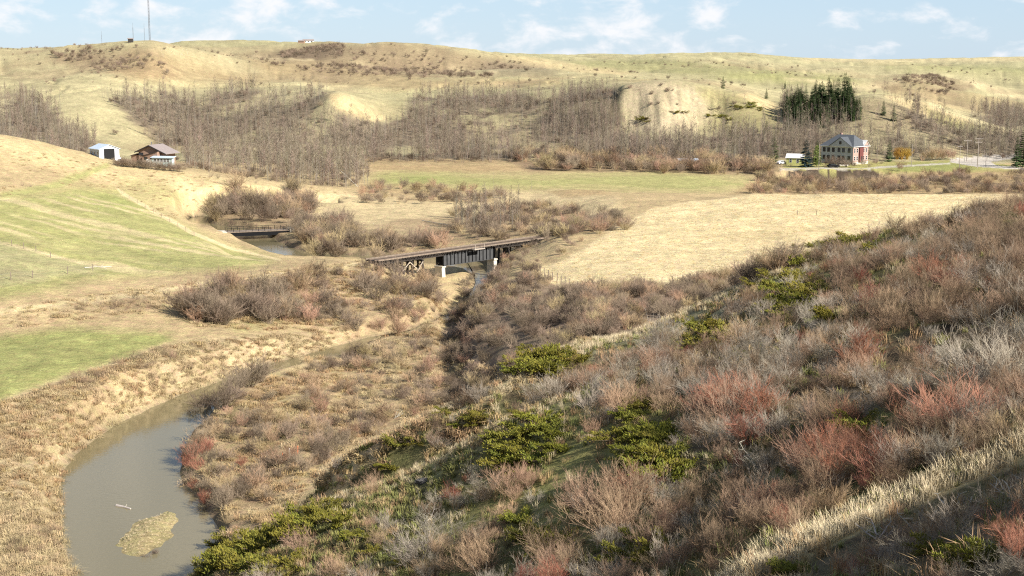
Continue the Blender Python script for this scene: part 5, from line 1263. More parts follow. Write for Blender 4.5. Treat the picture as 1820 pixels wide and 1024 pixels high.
# ---------------- railway bridge
def railway_bridge():
    a, b = at_py(668, 462, 268.0), at_py(985, 418.5, 306.0)
    zt = -37.35
    L = math.hypot(b[0] - a[0], b[1] - a[1]); ang = math.atan2(b[1] - a[1], b[0] - a[0])
    T_ = thing('railway_bridge', (a[0], a[1], zt), ang, 'old railway bridge with grey steel girder span, concrete piers and timber trestle ends', 'bridge')
    ca, sa = math.cos(ang), math.sin(ang)
    def s_of(px):
        ss = np.linspace(-5, L + 5, 600)
        q, _ = project(a[0] + ca * ss + sa * 2.2, a[1] + sa * ss - ca * 2.2, np.full(600, zt))
        return float(np.interp(px, q, ss))
    g0, g1 = s_of(795), s_of(885)
    gz = lambda x, y: float(ground(a[0] + ca * x - sa * y, a[1] + sa * x + ca * y)) - zt
    tie = Solid()
    for k in range(int((L + 2) / .42)):
        x = -1 + k * .42 + random.uniform(-.02, .02); e = random.uniform(-.12, .12)
        tie.box(x, x + .25, -1.9 + e, 1.9 + e, -.32, -.1 + random.uniform(0, .02))
    o = tie.put('tie_deck', 'tie', T_); o['kind'] = 'stuff'
    for y in (-1.75, 1.75):
        s = Solid(); n = 7
        for k in range(n): s.box(-1 + k * (L + 2) / n, -1.03 + (k + 1) * (L + 2) / n, y - .1, y + .1, -.085, .12 + random.uniform(-.02, .02))
        s.put('guard_timber', 'guard', T_)
    for y in (-.75, .75): Solid().box(-1, L + 1, y - .05, y + .05, -.08, .10).put('rail', 'rail', T_)
    for y in (-.9, .9):                                         # plate girders
        g = Solid().box(g0, g1, y - .03, y + .03, -2.9, -.34).box(g0, g1, y - .22, y + .22, -2.99, -2.905).box(g0, g1, y - .22, y + .22, -.42, -.34).put('girder', 'steel', T_)
        n = 14
        for k in range(n + 1):
            x = g0 + .06 + (g1 - g0 - .12) * k / n
            Solid().box(x - .05, x + .05, min(y + .034 * np.sign(y), y + .2 * np.sign(y)), max(y + .034 * np.sign(y), y + .2 * np.sign(y)), -2.9, -.43).put('stiffener', 'darksteel', g)
    Solid().box(g0 + .02, g0 + .07, -.86, .86, -2.85, -.45).put('end_frame', 'darksteel', T_)
    Solid().box(g1 - .07, g1 - .02, -.86, .86, -2.85, -.45).put('end_frame', 'darksteel', T_)
    for x in (g0 + .1, g1 + .5):
        zb = min(gz(x, 0), gz(x, -1.8)) - 1.0
        Solid().prism([(-1.15, zb), (1.15, zb), (.95, -3.25), (-.95, -3.25)], 'x', x - .45, x + .45).box(x - .52, x + .52, -1.15, 1.15, -3.248, -3.0).put('pier', 'concrete', T_)
    for sp0, sp1 in ((-0.5, g0 - .05), (g1 + .05, L + .3)):                # timber stringers on both approaches
        for y in (-1.3, -.9, .9, 1.3):
            Solid().box(sp0, sp1, y - .16, y + .16, -.85, -.33).put('stringer', 'creosote', T_)
    bents = [s_of(v) for v in (700, 716, 733, 752)] + [s_of(v) for v in (905, 925, 945)]
    for x in bents:
        bt = Solid().box(x - .18, x + .18, -2.2, 2.2, -1.2, -.855).put('trestle_bent', 'creosote', T_)
        for k, y in enumerate((-1.9, -.7, .7, 1.9)):
            yb = y * 1.35; zb = gz(x, yb) - .5
            if zb < -1.5: Solid().beam((x, y, -1.2), (x, yb, zb), .32).put('post', 'creosote', bt)
        if gz(x, -2) < -2.2:
            Solid().beam((x - .25, -2.3, -1.3), (x - .25, 2.3, max(gz(x, 2), -4.2)), .12, .26).put('brace', 'creosote', bt)
    for u0, v0, u1, v1 in ((712, 482, 725, 466), (725, 466, 738, 479), (738, 483, 748, 465), (938, 448, 951, 432), (939, 441, 950, 447)):      # pale raking timbers on the near side
        x0, x1 = s_of(u0), s_of(u1); y_ = -2.75
        def zz(v, x): 
            xx, yy = a[0] + ca * x - sa * y_, a[1] + sa * x + ca * y_
            return at_py(900, v, yy)[2] - zt
        Solid().beam((x0, y_, zz(v0, x0)), (x1, y_, zz(v1, x1) + 0.02), .15).put('raking_brace', 'timber', T_)
    xm = s_of(848)
    Solid().box(xm - 1.5, xm + 1.5, -3.0, -2.12, -.28, -.12).put('refuge_platform', 'timber', T_)
    for dx in (-1.3, 1.3): Solid().box(xm + dx - .05, xm + dx + .05, -2.98, -2.9, -.115, .9).put('refuge_post', 'timber', T_)
    # signs of its track on the bank to the right
    return T_, s_of
railway_bridge()

def road_bridge():
    a, b = at_py(402, 411.5, 352.0), at_py(512, 409.5, 357.0)
    L = math.hypot(b[0] - a[0], b[1] - a[1]); ang = math.atan2(b[1] - a[1], b[0] - a[0])
    zt = a[2]
    T_ = thing('road_bridge', (a[0], a[1], zt), ang, 'small flat black girder bridge with low railing over the narrow upper river', 'bridge')
    Solid().box(0, L, -2, 2, -.16, 0).put('deck', 'guard', T_)
    for y in (-1.8, 1.8): Solid().box(0, L, y - .12, y + .12, -1.15, -.165).put('girder', 'darksteel', T_)
    for y in (-1.9, 1.9):
        for k in range(11): Solid().box(k * L / 10 - .05, k * L / 10 + .05, y - .05, y + .05, .003, .85).put('railing_post', 'darksteel', T_)
        Solid().box(0, L, y - .04, y + .04, .853, .93).put('top_rail', 'darksteel', T_)
        Solid().box(0, L, y - .03, y + .03, .4, .45).put('mid_rail', 'darksteel', T_)
    Solid().box(-4.6, -.05, -2.3, 2.3, -2.2, .02).put('abutment', 'concrete', T_)
    Solid().box(L + .05, L + 1.3, -2.2, 2.2, -3.2, .3).put('abutment', 'concrete', T_)
road_bridge()

# ---------------- brick house
def brick_house():
    q = pick(1517, 293, 500)
    T_ = thing('brick_house', (q[0] - 1.3, q[1] + 9.0, q[2]), math.radians(-45.6), 'large two storey red brick house with grey side wall and slate hip roof', 'house')
    X0, X1, Y0, Y1, H = -7.6, 7.0, -5.5, 5.5, 7.0
    Solid().box(X0, X1, Y0, Y1, -1.2, .9).put('foundation', 'concrete', T_)
    Solid().box(X0 + .05, X1 - .06, Y0 + .05, Y1 - .05, .903, H).put('side_wall', 'greywall', T_)  # even grey on the side wall
    for y0, y1 in ((Y0 + .04, -1.5), (1.2, Y1 - .04)): Solid().box(X1 - .055, X1, y0, y1, .903, H).put('front_wall', 'brick', T_)
    en = Solid().box(X1 - .055, X1 + .6, -1.45, 1.15, .903, H - .5).put('entrance_bay', 'red', T_)
    Solid().box(X1 + .604, X1 + .65, -.5, .4, .95, 3.1).put('door', 'fascia', en)
    e = .55; zr = H + 4.3
    rx0, rx1 = X0 + 4.2, X1 - 3.2
    rf = Solid().poly([(X0 - e, Y0 - e, H), (X1 + e, Y0 - e, H), (rx1, 0, zr), (rx0, 0, zr)]).poly([(X1 + e, Y1 + e, H), (X0 - e, Y1 + e, H), (rx0, 0, zr), (rx1, 0, zr)]).poly([(X1 + e, Y0 - e, H), (X1 + e, Y1 + e, H), (rx1, 0, zr)]).poly([(X0 - e, Y1 + e, H), (X0 - e, Y0 - e, H), (rx0, 0, zr)]).poly([(X0 - e, Y0 - e, H), (X0 - e, Y1 + e, H), (X1 + e, Y1 + e, H), (X1 + e, Y0 - e, H)]).put('roof', 'slate', T_)
    Solid().box(X0 - e - .03, X1 + e + .03, Y0 - e - .03, Y1 + e + .03, H - .22, H - .005).put('eaves', 'white', T_)
    # front pediment over the grey wall
    gx0, gx1, gx, gz = -3.4, 6.7, 1.6, H + 3.6
    gr = Solid().poly([(gx0 - .3, Y0 - 1.0, H - .02), (gx, Y0 - 1.0, gz), (gx, -.3, gz), (gx0 - .3, -3.2, H + .4)], .14).poly([(gx1 + .3, Y0 - 1.0, H - .02), (gx1 + .3, -3.2, H + .4), (gx, -.3, gz), (gx, Y0 - 1.0, gz)], .14).put('gable_roof', 'slate', T_)
    pd = Solid().prism([(gx0, H + .02), (gx1, H + .02), (gx, gz - .2)], 'y', Y0 - .75, Y0 + .3).put('pediment', 'greywall', T_)
    window(pd, ('y', -1), gx, H + .9, .8, 1.0, -(Y0 - .75), 'fascia')
    # little gable over the front
    Solid().prism([(1.4, H + .02), (5.4, H + .02), (3.4, H + 2.0)], 'x', X1 - 1.4, X1 + .35).put('front_gable', 'brick', T_)
    Solid().poly([(X1 + .6, 1.1, H), (X1 + .6, 3.4, H + 2.3), (X1 - 3.0, 3.4, H + 2.3), (X1 - 1.6, 1.1, H + .6)], .15).poly([(X1 + .6, 5.7, H), (X1 - 1.6, 5.7, H + .6), (X1 - 3.0, 3.4, H + 2.3), (X1 + .6, 3.4, H + 2.3)], .15).put('front_gable_roof', 'white', T_)
    for u_ in (-6.2, -4.2, -2.0, 0.6, 2.6, 5.2):
        for z in (1.7, 4.7): window(T_, ('y', -1), u_, z, 1.0, 1.5, -Y0 - .05, 'fascia')
    for u_ in (-4.4, -2.5, 2.2, 4.2):
        for z in (1.6, 4.6): window(T_, ('x', 1), u_, z, .9, 1.5, X1)
    for u_ in (-5.4, -3.4, -1.4, 2.8): window(T_, ('y', -1), u_, -.35, 1.1, .7, -Y0, 'fascia')
    Solid().box(-3.2, -2.4, .6, 1.4, zr - 1.0, zr + .55).put('chimney', 'brick', T_)
    return T_
brick_house()

def gable_house(name, px, py, ymin, rz, L_, D_, H_, rise, wall, roof, label, cat, wins=(), back=2.5, extra=None):
    q = pick(px, py, ymin); d = np.array([q[0], q[1]]); d /= np.linalg.norm(d)
    T_ = thing(name, (q[0] + d[0] * back, q[1] + d[1] * back, q[2]), rz, label, cat)
    Solid().prism([(-D_ / 2, -1.5), (D_ / 2, -1.5), (D_ / 2, H_), (0, H_ + rise), (-D_ / 2, H_)], 'x', -L_ / 2, L_ / 2).put('wall', wall, T_)
    e = .35; sl = rise / (D_ / 2)
    for s in (-1, 1):
        Solid().poly([(-L_ / 2 - e, s * (D_ / 2 + e), H_ - e * sl + .06), (L_ / 2 + e, s * (D_ / 2 + e), H_ - e * sl + .06), (L_ / 2 + e, 0, H_ + rise + .08), (-L_ / 2 - e, 0, H_ + rise + .08)], -.12).put('roof', roof, T_)
    for f, u, z, w, h in wins: window(T_, f, u, z, w, h, (L_ / 2 if f[0] == 'x' else D_ / 2))
    if extra: extra(T_, L_, D_, H_)
    return T_

def shed_extra(T_, L_, D_, H_):
    dr = Solid().box(L_ / 2 + .004, L_ / 2 + .03, -1.7, 1.7, -.6, 2.9).put('doorway', 'dark', T_)
    Solid().box(L_ / 2 + .034, L_ / 2 + .09, -1.8, 1.8, 2.9, 3.05).put('door_track', 'shedside', dr)
    Solid().box(-L_ / 2 + .3, L_ / 2 - .3, -D_ / 2 - .03, -D_ / 2 - .004, -.6, H_ - .25).put('side_cladding', 'shedside', T_)
    for k in range(3): window(T_, ('y', -1), -2.2 + k * 2.4, 1.2, .9, .8, D_ / 2 + .03)
gable_house('metal_shed', 186, 282, 400, math.radians(-52), 7.6, 6.2, 2.8, 1.2, 'shedwhite', 'shedroof', 'white metal shed with blue grey roof and dark open doorway', 'shed', extra=shed_extra, back=4)

def farmhouse():
    q = pick(282, 296, 400); d = np.array([q[0], q[1]]); d /= np.linalg.norm(d)
    T_ = thing('farmhouse', (q[0] + d[0] * 6.5 - .6, q[1] + d[1] * 6.5, q[2] + 1.5), math.radians(-18), 'brown split level farmhouse with stepped gable roofs and pale teal annex', 'house')
    T_.scale = (.88, .88, .88)
    # main gable facing the camera
    Solid().prism([(-5.2, -1.5), (4.6, -1.5), (4.6, 3.0), (-.6, 5.2), (-5.2, 3.4)], 'y', -3.0, 5).put('wall', 'brownwall', T_)
    Solid().poly([(-6.4, -3.8, 3.1), (-.6, -3.8, 5.55), (-.6, 5.5, 5.55), (-6.4, 5.5, 3.1)], .22).put('roof', 'brownroof', T_)
    Solid().poly([(-.58, -3.8, 5.55), (6.2, -3.8, 2.6), (6.2, 5.5, 2.6), (-.58, 5.5, 5.55)], .22).put('roof', 'brownroof', T_)
    Solid().beam((-.6, -3.9, 5.3), (6.2, -3.9, 2.35), .12, .35).put('fascia_board', 'fascia', T_)
    Solid().beam((-6.4, -3.9, 2.85), (-.62, -3.9, 5.3), .12, .35).put('fascia_board', 'fascia', T_)
    # lower front gable
    Solid().prism([(-2.4, -1.5), (3.6, -1.5), (3.6, 3.3), (-2.4, 1.7)], 'y', -5.2, -3.05).put('front_wing', 'brownwall', T_)
    Solid().poly([(-3.0, -5.6, 1.75), (3.8, -5.6, 3.55), (3.8, -3.1, 3.55), (-3.0, -3.1, 1.75)], .2).put('wing_roof', 'fascia', T_)
    Solid().box(-8.6, -5.25, -2.5, 4, -1.5, 1.8).put('side_wing', 'brownwall', T_)
    Solid().poly([(-9.2, -3.1, 1.5), (-5.2, -3.1, 2.7), (-5.2, 4.6, 2.7), (-9.2, 4.6, 1.5)], .2).put('side_wing_roof', 'brownroof', T_)
    an = Solid().box(2.6, 10.6, -7.2, -5.6, -1.6, 1.35).put('annex', 'teal', T_)
    Solid().poly([(2.2, -7.6, 1.5), (11.2, -7.6, 1.5), (11.2, -5.3, 1.95), (2.2, -5.3, 1.95)], .14).put('annex_roof', 'shedroof', an)
    Solid().box(.4, 2.55, -7.0, -5.62, -1.6, .8).put('white_porch', 'white', T_)
    for k in range(5): window(T_, ('y', -1), 4.0 + k * 1.25, .1, 1.0, .9, 7.2)
    for k in range(2): window(T_, ('y', -1), -1.0 + k * 2.6, .4, 1.2, 1.0, 5.2, 'fascia')
    window(T_, ('y', -1), -4.2, 1.9, 1.6, .8, 3.0, 'fascia')
    Solid().tube([(-2.4, 1, 4.5), (-2.4, 1, 6.4)], .13, .13, 6); ch = Solid(); ch.tube([(-2.4, 1, 4.4), (-2.4, 1, 6.4)], .14, .14, 6); ch.put('flue', 'galv', T_)
farmhouse()

gable_house('green_cottage', 1414, 293, 500, math.radians(-20), 6.5, 5.0, 2.6, 1.3, 'lime', 'white', 'small yellow green cottage with white roof left of the dark blue spruce', 'house', back=3.5,
            wins=((('y', -1), -1.6, .9, .9, 1.1), (('y', -1), 1.2, .7, .8, 1.3), (('x', 1), 0, .9, .9, 1.1)))
gable_house('white_trailer', 1222, 297, 500, math.radians(8), 7.5, 3.0, 2.5, .45, 'white', 'shedroof', 'white trailer half hidden in willows across the green field', 'trailer', back=3,
            wins=((('y', -1), -2.2, 1.0, .9, .7), (('y', -1), .2, 1.0, .9, .7), (('y', -1), 2.4, 1.0, .9, .7)))
gable_house('hilltop_ranch_house', 548, 76, 1400, math.radians(10), 11, 6, 2.0, 1.3, 'white', 'brownroof', 'lone ranch house on the skyline right of the antenna hill', 'house', back=-6,
            wins=((('y', -1), -3.4, .5, 1.6, 1.1), (('y', -1), 0, .5, 1.6, 1.1), (('y', -1), 3.4, .5, 1.6, 1.1)))
gable_house('hilltop_barn', 536, 76, 1400, math.radians(-10), 6, 4, 1.5, .9, 'brownwall', 'brownroof', 'low brown barn left of the ranch house on the skyline', 'barn', back=-6)
gable_house('antenna_hut', 232, 75.5, 880, math.radians(15), 3.2, 2.6, 2.2, .4, 'fascia', 'brownroof', 'small dark hut beside the antenna masts on the hill', 'hut', back=-1)

def car(px, py, ymin, rz, label, paint, name='parked_car'):
    q = pick(px, py, ymin)
    T_ = thing(name, (q[0], q[1], q[2] + .02), rz, label, 'car')
    Solid().prism([(-2.2, .35), (2.2, .35), (2.25, .8), (1.5, .95), (.9, 1.0), (.4, 1.45), (-1.2, 1.48), (-1.9, .98), (-2.25, .85)], 'y', -.85, .85).put('body', paint, T_)
    for s in (-1, 1): Solid().prism([(.75, 1.0), (.32, 1.38), (-1.12, 1.4), (-1.7, 1.0)], 'y', s * .853, s * .87).put('side_window', 'glass', T_)
    Solid().poly([(.97, -.75, 1.0), (.97, .75, 1.0), (.47, .7, 1.42), (.47, -.7, 1.42)], -.02).put('windscreen', 'glass', T_)
    for x in (-1.35, 1.4):
        for y in (-.86, .86):
            w = Solid(); w.tube([(x, y - .1, .33), (x, y + .1, .33)], .33, .33, 12)
            n0 = w.n; w.f += [tuple(range(11, -1, -1)), tuple(range(12, 24))]; w.put('wheel', 'tyre', T_)
car(1497, 296.5, 500, math.radians(-8), 'pale beige car parked before the brick house', 'car')
car(1481, 298, 500, math.radians(12), 'dark car parked by the left front of the brick house', 'darksteel')
car(1390, 292, 500, math.radians(30), 'white car parked left of the yellow green cottage', 'carwhite')
car(207, 284.5, 400, math.radians(-60), 'white car with dark glass parked right of the metal shed', 'carwhite')

# ---------------- poles, masts, posts
def utility_pole(px, py, ymin, top, label, arms=((.5, 2.4),), r=.15):
    q = pick(px, py, ymin)
    h = at_py(px, top, q[1])[2] - q[2]
    T_ = thing('utility_pole', q, random.uniform(-.2, .25), label, 'pole', 'utility poles')
    s = Solid(); s.tube([(0, 0, -.5), (0, 0, h)], r, r * .7, 7); s.put('shaft', 'pole', T_)
    for dz, w in arms:
        a_ = Solid().box(-w / 2, w / 2, -.22, -.11, h - dz - .08, h - dz + .08).put('crossarm', 'pole', T_)
        for x in np.linspace(-w / 2 + .1, w / 2 - .1, 4):
            i = Solid(); i.tube([(x, -.165, h - dz + .083), (x, -.165, h - dz + .3)], .06, .04, 5); i.put('insulator', 'insul', a_)
    return T_, q, h
utility_pole(1737, 299, 480, 245, 'tall twin armed power pole beside the curve of the gravel road', ((.4, 2.6), (1.7, 2.6)), .17)
utility_pole(1718, 287, 480, 248, 'power pole with one crossarm standing behind the road curve', ((.5, 3.0),))
utility_pole(1705, 302, 480, 258, 'plain thin pole left of the twin armed power pole', ((.6, 1.6),), .12)
utility_pole(1752, 296, 480, 272, 'short pole right of the twin armed power pole', (), .12)
utility_pole(1620, 296, 480, 256, 'thin pole in front of the golden willow', (), .11)
utility_pole(1455, 303, 480, 256, 'thin yellowish pole before the green tree and brick house', (), .1)
def lamp_pole():
    q = pick(373, 296, 420); h = at_py(373, 268, q[1])[2] - q[2]
    T_ = thing('yard_lamp', q, 0, 'pale yard lamp pole right of the farmhouse', 'lamp')
    s = Solid(); s.tube([(0, 0, -.4), (0, 0, h)], .12, .08, 6); s.put('pole', 'concrete', T_)
    ar = Solid(); ar.tube([(0, 0, h - .1), (-.9, 0, h + .15)], .05, .04, 5); o = ar.put('arm', 'galv', T_)
    Solid().box(-1.35, -.85, -.14, .14, h + .05, h + .2).put('lamp_head', 'galv', o)
lamp_pole()

def mast(px, py, top, w, label, bays, r=.09):
    q = pick(px, py, 850); h = at_py(px, top, q[1])[2] - q[2]
    T_ = thing('antenna_mast', q, .3, label, 'antenna', 'antenna masts on the hill')
    for k in range(3):
        a_ = k * 2.094; s = Solid(); s.tube([(w * math.cos(a_), w * math.sin(a_), -.5), (w * .8 * math.cos(a_), w * .8 * math.sin(a_), h)], r, r, 4); s.put('leg', 'galv', T_)
    if bays:
        l = Solid()
        for b in range(bays):
            for k in range(3):
                a0, a1 = k * 2.094, (k + 1) * 2.094; z0, z1 = h * b / bays, h * (b + 1) / bays
                l.tube([(w * math.cos(a0) * .95, w * math.sin(a0) * .95, z0), (w * math.cos(a1) * .93, w * math.sin(a1) * .93, z1)], r * .6, r * .6, 3)
        o = l.put('lattice', 'galv', T_); o['kind'] = 'stuff'
    s = Solid(); s.tube([(0, 0, h - .5), (0, 0, h + 3)], .06, .05, 4); s.put('whip', 'galv', T_)
mast(266, 72, -14, .55, 'tall lattice antenna mast reaching past the top of the view', 34, .1)
mast(237, 74.5, 49, .16, 'thin short antenna mast above the dark hut', 0, .07)
mast(257, 72.5, 50, .12, 'thin antenna mast just left of the tall lattice mast', 0, .05)
mast(181, 77, 63, .12, 'small thin antenna mast far left on the hilltop', 0, .05)

def wire_fence(pts, ymin, label, h=1.25, r=.055, wires=3, step=None):
    qs = [pick(u, v, ymin) for u, v in pts]
    T_ = thing('wire_fence', qs[0], 0, label, 'fence')
    loc = [q - qs[0] for q in qs]
    tops = []
    for q in loc:
        s = Solid(); hh = h * random.uniform(.85, 1.1); lx_, ly_ = random.uniform(-.08, .08), random.uniform(-.08, .08)
        s.tube([q - np.array([0, 0, .4]), q + np.array([lx_, ly_, hh])], r, r * .9, 5); s.put('post', 'post', T_)
        tops.append((q, hh))
    for k in range(wires):
        s = Solid(); f = (k + 1) / (wires + .3)
        for (q0, h0), (q1, h1) in zip(tops[:-1], tops[1:]):
            s.tube([q0 + np.array([0, 0, h0 * f]), (q0 + q1) / 2 + np.array([0, 0, (h0 + h1) / 2 * f - .03]), q1 + np.array([0, 0, h1 * f])], .008, .008, 3)
        s.put('wire', 'galv', T_)
    return T_
def lerp_px(a, b, n): return [(a[0] + (b[0] - a[0]) * k / (n - 1), a[1] + (b[1] - a[1]) * k / (n - 1)) for k in range(n)]
wire_fence(lerp_px((953, 483), (1012, 513), 9) + lerp_px((1026, 517), (1062, 520), 3), 200, 'line of dark fence posts along the left corner of the stubble field', 1.5, .08)
wire_fence(lerp_px((1081, 520), (1290, 492), 12), 200, 'fence along the near edge of the stubble field', 1.3, .06)
wire_fence(lerp_px((0, 432), (64, 447), 4) + [(90, 458)], 220, 'old fence posts curving over the green meadow', 1.2, .08, 2)
wire_fence([(-30, 505), (20, 498), (58, 494), (120, 487), (165, 481)], 200, 'sparse fence below the curving meadow fence', 1.3, .08, 2)
wire_fence(lerp_px((215, 345), (345, 420), 10), 250, 'faint fence down the right edge of the meadow', 1.1, .05, 2)
def gate_frame():
    q = pick(1072, 521, 200)
    T_ = thing('gate_frame', q, .12, 'square timber gate frame at the edge of the stubble field', 'gate')
    for x in (-.75, .75):
        s = Solid(); s.tube([(x, 0, -.4), (x, 0, 1.45)], .08, .075, 6); s.put('post', 'post', T_)
    s = Solid(); s.tube([(-.9, 0, 1.4), (.9, 0, 1.4)], .06, .06, 5); s.put('crossbar', 'post', T_)
    s = Solid(); s.tube([(-.75, 0, .65), (.75, 0, .65)], .035, .035, 5); s.put('crossbar', 'post', T_)
gate_frame()
def lone_post(px, py, ymin, h, mat, name, label, cat, r=.07, group=None, cap=None):
    q = pick(px, py, ymin); h *= .75 if name == 'survey_stake' else 1.0; s = Solid(); s.tube([(0, 0, -.3), (.02, .01, h * .5), (.03, .02, h)], r, r * .9, 5); n = s.n
    s.f.append(tuple(range(n - 5, n)))
    o = s.put(name, mat); o.location = q; tag(o, label, cat, group)
    if cap:
        c = Solid(); c.tube([(.03, .02, h - .3), (.03, .02, h + .01)], r * 1.15, r * 1.15, 5); c.put('painted_top', cap, o)
lone_post(1417, 383, 250, 1.2, 'post', 'field_post', 'left of two lone posts in the stubble field', 'post')
lone_post(1451, 383, 250, 1.15, 'post', 'field_post', 'right of two lone posts in the stubble field', 'post')
lone_post(628, 750, 110, .8, 'white', 'survey_stake', 'leftmost orange topped stake in the brush above the bend', 'stake', .05, 'survey stakes', 'orange')
lone_post(627 + 9, 748, 110, 1.0, 'white', 'survey_stake', 'white stake between two orange stakes', 'stake', .07, 'survey stakes')
lone_post(641, 746, 110, 1.2, 'white', 'survey_stake', 'tallest stake with orange top at the right of three', 'stake', .05, 'survey stakes', 'orange')
lone_post(502, 812, 110, .7, 'orange', 'survey_stake', 'low orange stake near the red shore shrubs', 'stake', .05, 'survey stakes')
lone_post(514, 806, 110, .75, 'white', 'survey_stake', 'short white stake between two orange ones nearest the river', 'stake', .06, 'survey stakes')
lone_post(529, 806, 110, 1.1, 'orange', 'survey_stake', 'upright orange stake nearest the river bend', 'stake', .06, 'survey stakes')

# ---------------- wood, stone and the odd things
def log_at(pa, pb, r, name, label, z=None, stub=True, Yd=None, ymin=0):
    if z is not None: a, b = on_plane(*pa, z), on_plane(*pb, z)
    else: a, b = pick(*pa, ymin), pick(*pb, ymin)
    if Yd is not None: b = at_py(pb[0], pb[1], a[1] + Yd)
    s = Solid(); m = (a + b) / 2 - a + np.array([.03, .05, .03]); s.tube([(0, 0, .02), m, b - a + np.array([0, 0, .03])], r, r * .6, 8)
    s.f.append(tuple(range(7, -1, -1))); s.f.append(tuple(range(16, 24)))
    o = s.put(name, 'dead'); o.location = a; tag(o, label, 'log')
    if stub:
        t = Solid(); t.tube([(b - a) * .6, (b - a) * .66 + np.array([.12, .05, .4])], r * .4, r * .2, 5); t.put('branch_stub', 'dead', o)
    return o
log_at((207, 899), (232, 905), .15, 'drift_log', 'pale drift log lying in the muddy river', WATER_Z)
log_at((150, 476), (198, 474), .12, 'fallen_log', 'pale log in the brush pile on the meadow', None, ymin=200)
log_at((168, 473), (190, 478), .09, 'fallen_log', 'darker crossing log in the brush pile on the meadow', None, ymin=200)
log_at((636, 332), (606, 304), .1, 'leaning_dead_tree', 'bleached dead tree leaning across the pale aspen stand', None, Yd=1.5, ymin=400)
log_at((750, 392), (812, 403), .09, 'fallen_tree', 'bleached fallen tree behind the railway bridge', None, ymin=300)
def dead_snag(px, py, ymin, H_, label):
    q = pick(px, py, ymin); R = random.Random(int(px)); s = Solid(); t = Solid()
    for k in range(5):
        a = R.uniform(0, 6.28); d = np.array([math.cos(a) * .7, math.sin(a) * .7, .55]); d /= np.linalg.norm(d)
        pts = bent((0, 0, 0), d, H_ * R.uniform(.7, 1.1), 4, .25, 0, R); s.tube(pts, .026, .008, 4)
        for j in range(5):
            i = R.randrange(1, 5); e = np.array([R.uniform(-1, 1), R.uniform(-1, 1), R.uniform(0, .8)]); t.tube([pts[i], pts[i] + e * H_ * .25], .011, .005)
    o = s.put('dead_branch', 'dead'); o.location = q; tag(o, label, 'branch', 'bleached branches'); t.put('twigs', 'dead', o)
for a_ in ((1630, 950, 0, .9, 'bleached branch in the shade close under the dry grass strip'), (1560, 960, 0, .7, 'bleached branch lowest along the shade edge'), (760, 935, 0, 1.2, 'bleached branch among rosy shrubs on the lower slope'),
           (1690, 912, 0, .7, 'bleached branch just below the strip at right'), (700, 745, 0, 1.4, 'bleached branch in the gully behind the front crest'), (1350, 835, 0, 1.3, 'bleached branch left of the large red shrubs'), (1800, 890, 0, .8, 'bleached branch at the far right in the shade')): dead_snag(*a_)

def burrow(px, py, ymin, r, mat, label, flat=.6):
    q = pick(px, py, ymin); R = random.Random(int(px * 7 + py)); s = Solid(); pts = []
    n1, n2 = 6, 9
    for i in range(n1 + 1):
        for j in range(n2):
            th, ph = math.pi * i / n1, 2 * math.pi * j / n2; k = r * R.uniform(.78, 1.1)
            pts.append((k * math.sin(th) * math.cos(ph) * 1.2, k * math.sin(th) * math.sin(ph), k * math.cos(th) * flat))
    s.face(pts, [(i * n2 + j, (i + 1) * n2 + j, (i + 1) * n2 + (j + 1) % n2, i * n2 + (j + 1) % n2) for i in range(n1) for j in range(n2)])
    o = s.put('burrow', mat); o.location = q + np.array([0, 0, r * .15]); tag(o, label, 'burrow')
burrow(752, 858, 0, .42, 'burrow_dark', 'dark lump standing in for a burrow hole in the grassy front crest')  # solid dark lump built in place of a burrow hole
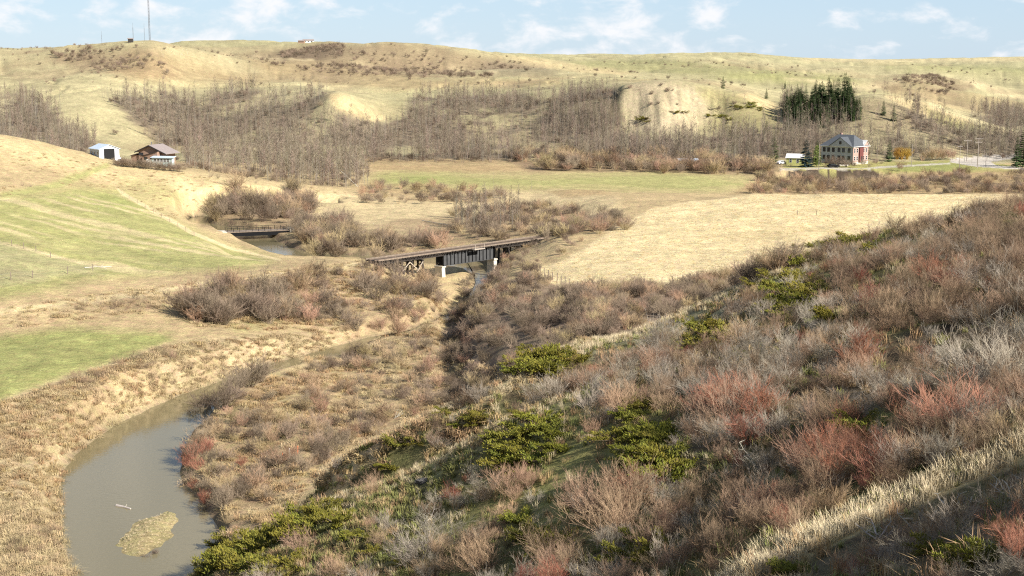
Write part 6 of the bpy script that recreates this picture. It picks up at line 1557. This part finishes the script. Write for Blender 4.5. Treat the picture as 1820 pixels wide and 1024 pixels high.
# white stones laid on the antenna hill
R_ = random.Random(5); ws = Solid()
for k in range(70):
    u_, v_ = R_.uniform(278, 336), R_.uniform(82, 101)
    if (v_ < 88 and u_ < 288) or abs(v_ - (84 + (u_ - 285) * .2)) > 5 and abs(v_ - (98 - (u_ - 278) * .02)) > 2.2: continue
    q = pick(u_, v_, 850); r = R_.uniform(.2, .5)
    ws.face([q + np.array([r, 0, -.1]), q + np.array([0, r, -.1]), q + np.array([-r, 0, -.1]), q + np.array([0, -r, -.1]), q + np.array([0, 0, r * .3])], [(0, 1, 4), (1, 2, 4), (2, 3, 4), (3, 0, 4)])
if ws.n:
    o = ws.put('pale_stones', 'rock'); o['kind'] = 'stuff'; o['label'] = 'pale stones scattered on the slope below the antenna mast'

# ---------------- trees of the yard that stand alone
def special_tree(name, meshes, px, py, ymin, sc, label, cat='tree'):
    q = pick(px, py, ymin); T_ = thing(name, q, random.uniform(0, 6), label, cat); T_.scale = (sc[0], sc[0], sc[1])
    for m_ in meshes:
        o = bpy.data.objects.new(m_.name.split('.')[0], m_); col.objects.link(o); o.parent = T_
special_tree('blue_spruce', spruce_meshes(300, 10.0, 3.3, M['bluespruce'], 20), 1432, 297, 480, (1.0, 1.12), 'dark blue spruce between the cottage and the brick house')
hd = Kind('golden', [shrub_meshes(310, 4.2, 2.4, 30, 9, .05, M['yellow'], .8, 4)], True, 4, 1, 'bush')
for k, u_ in enumerate((1594, 1603, 1612)):
    q = pick(u_, 283.5, 500); root, _ = make_thing(hd, 0, q, (0, 0, k * 2.0), (1, 1, 1), ('left', 'middle', 'right')[k] + ' golden yellow willow behind the lawn', 'golden willows'); root.name = 'golden_willow'
lf = Tubes(); lt = Tubes(); R_ = random.Random(9); lt.tube([(0, 0, -.3), (.1, 0, 5.5)], .14, .04, 5)
for k in range(900):
    z = R_.uniform(.8, 7.6); w = 1.5 * math.sin(math.pi * min(1, (z - .3) / 7.6)) ** .6
    a = R_.uniform(0, 6.28); rr = w * math.sqrt(R_.random()); q = np.array([rr * math.cos(a), rr * math.sin(a), z]); d = np.array([R_.uniform(-1, 1) for _ in range(3)]) * .2; e = np.array([R_.uniform(-1, 1) for _ in range(3)]) * .2
    lf.face([q, q + d, q + d + e, q + e], [(0, 1, 2, 3)])
M['lime'] = plant_mat('fresh_green_leaves', (0.20, 0.22, 0.05), .1, (0.11, 0.13, 0.03))
special_tree('green_poplar', (lt.mesh('trunk', M['trunk']), lf.mesh('crown', M['lime'])), 1451, 297, 480, (.95, 1.08), 'slim yellow green tree touching the dark blue spruce')
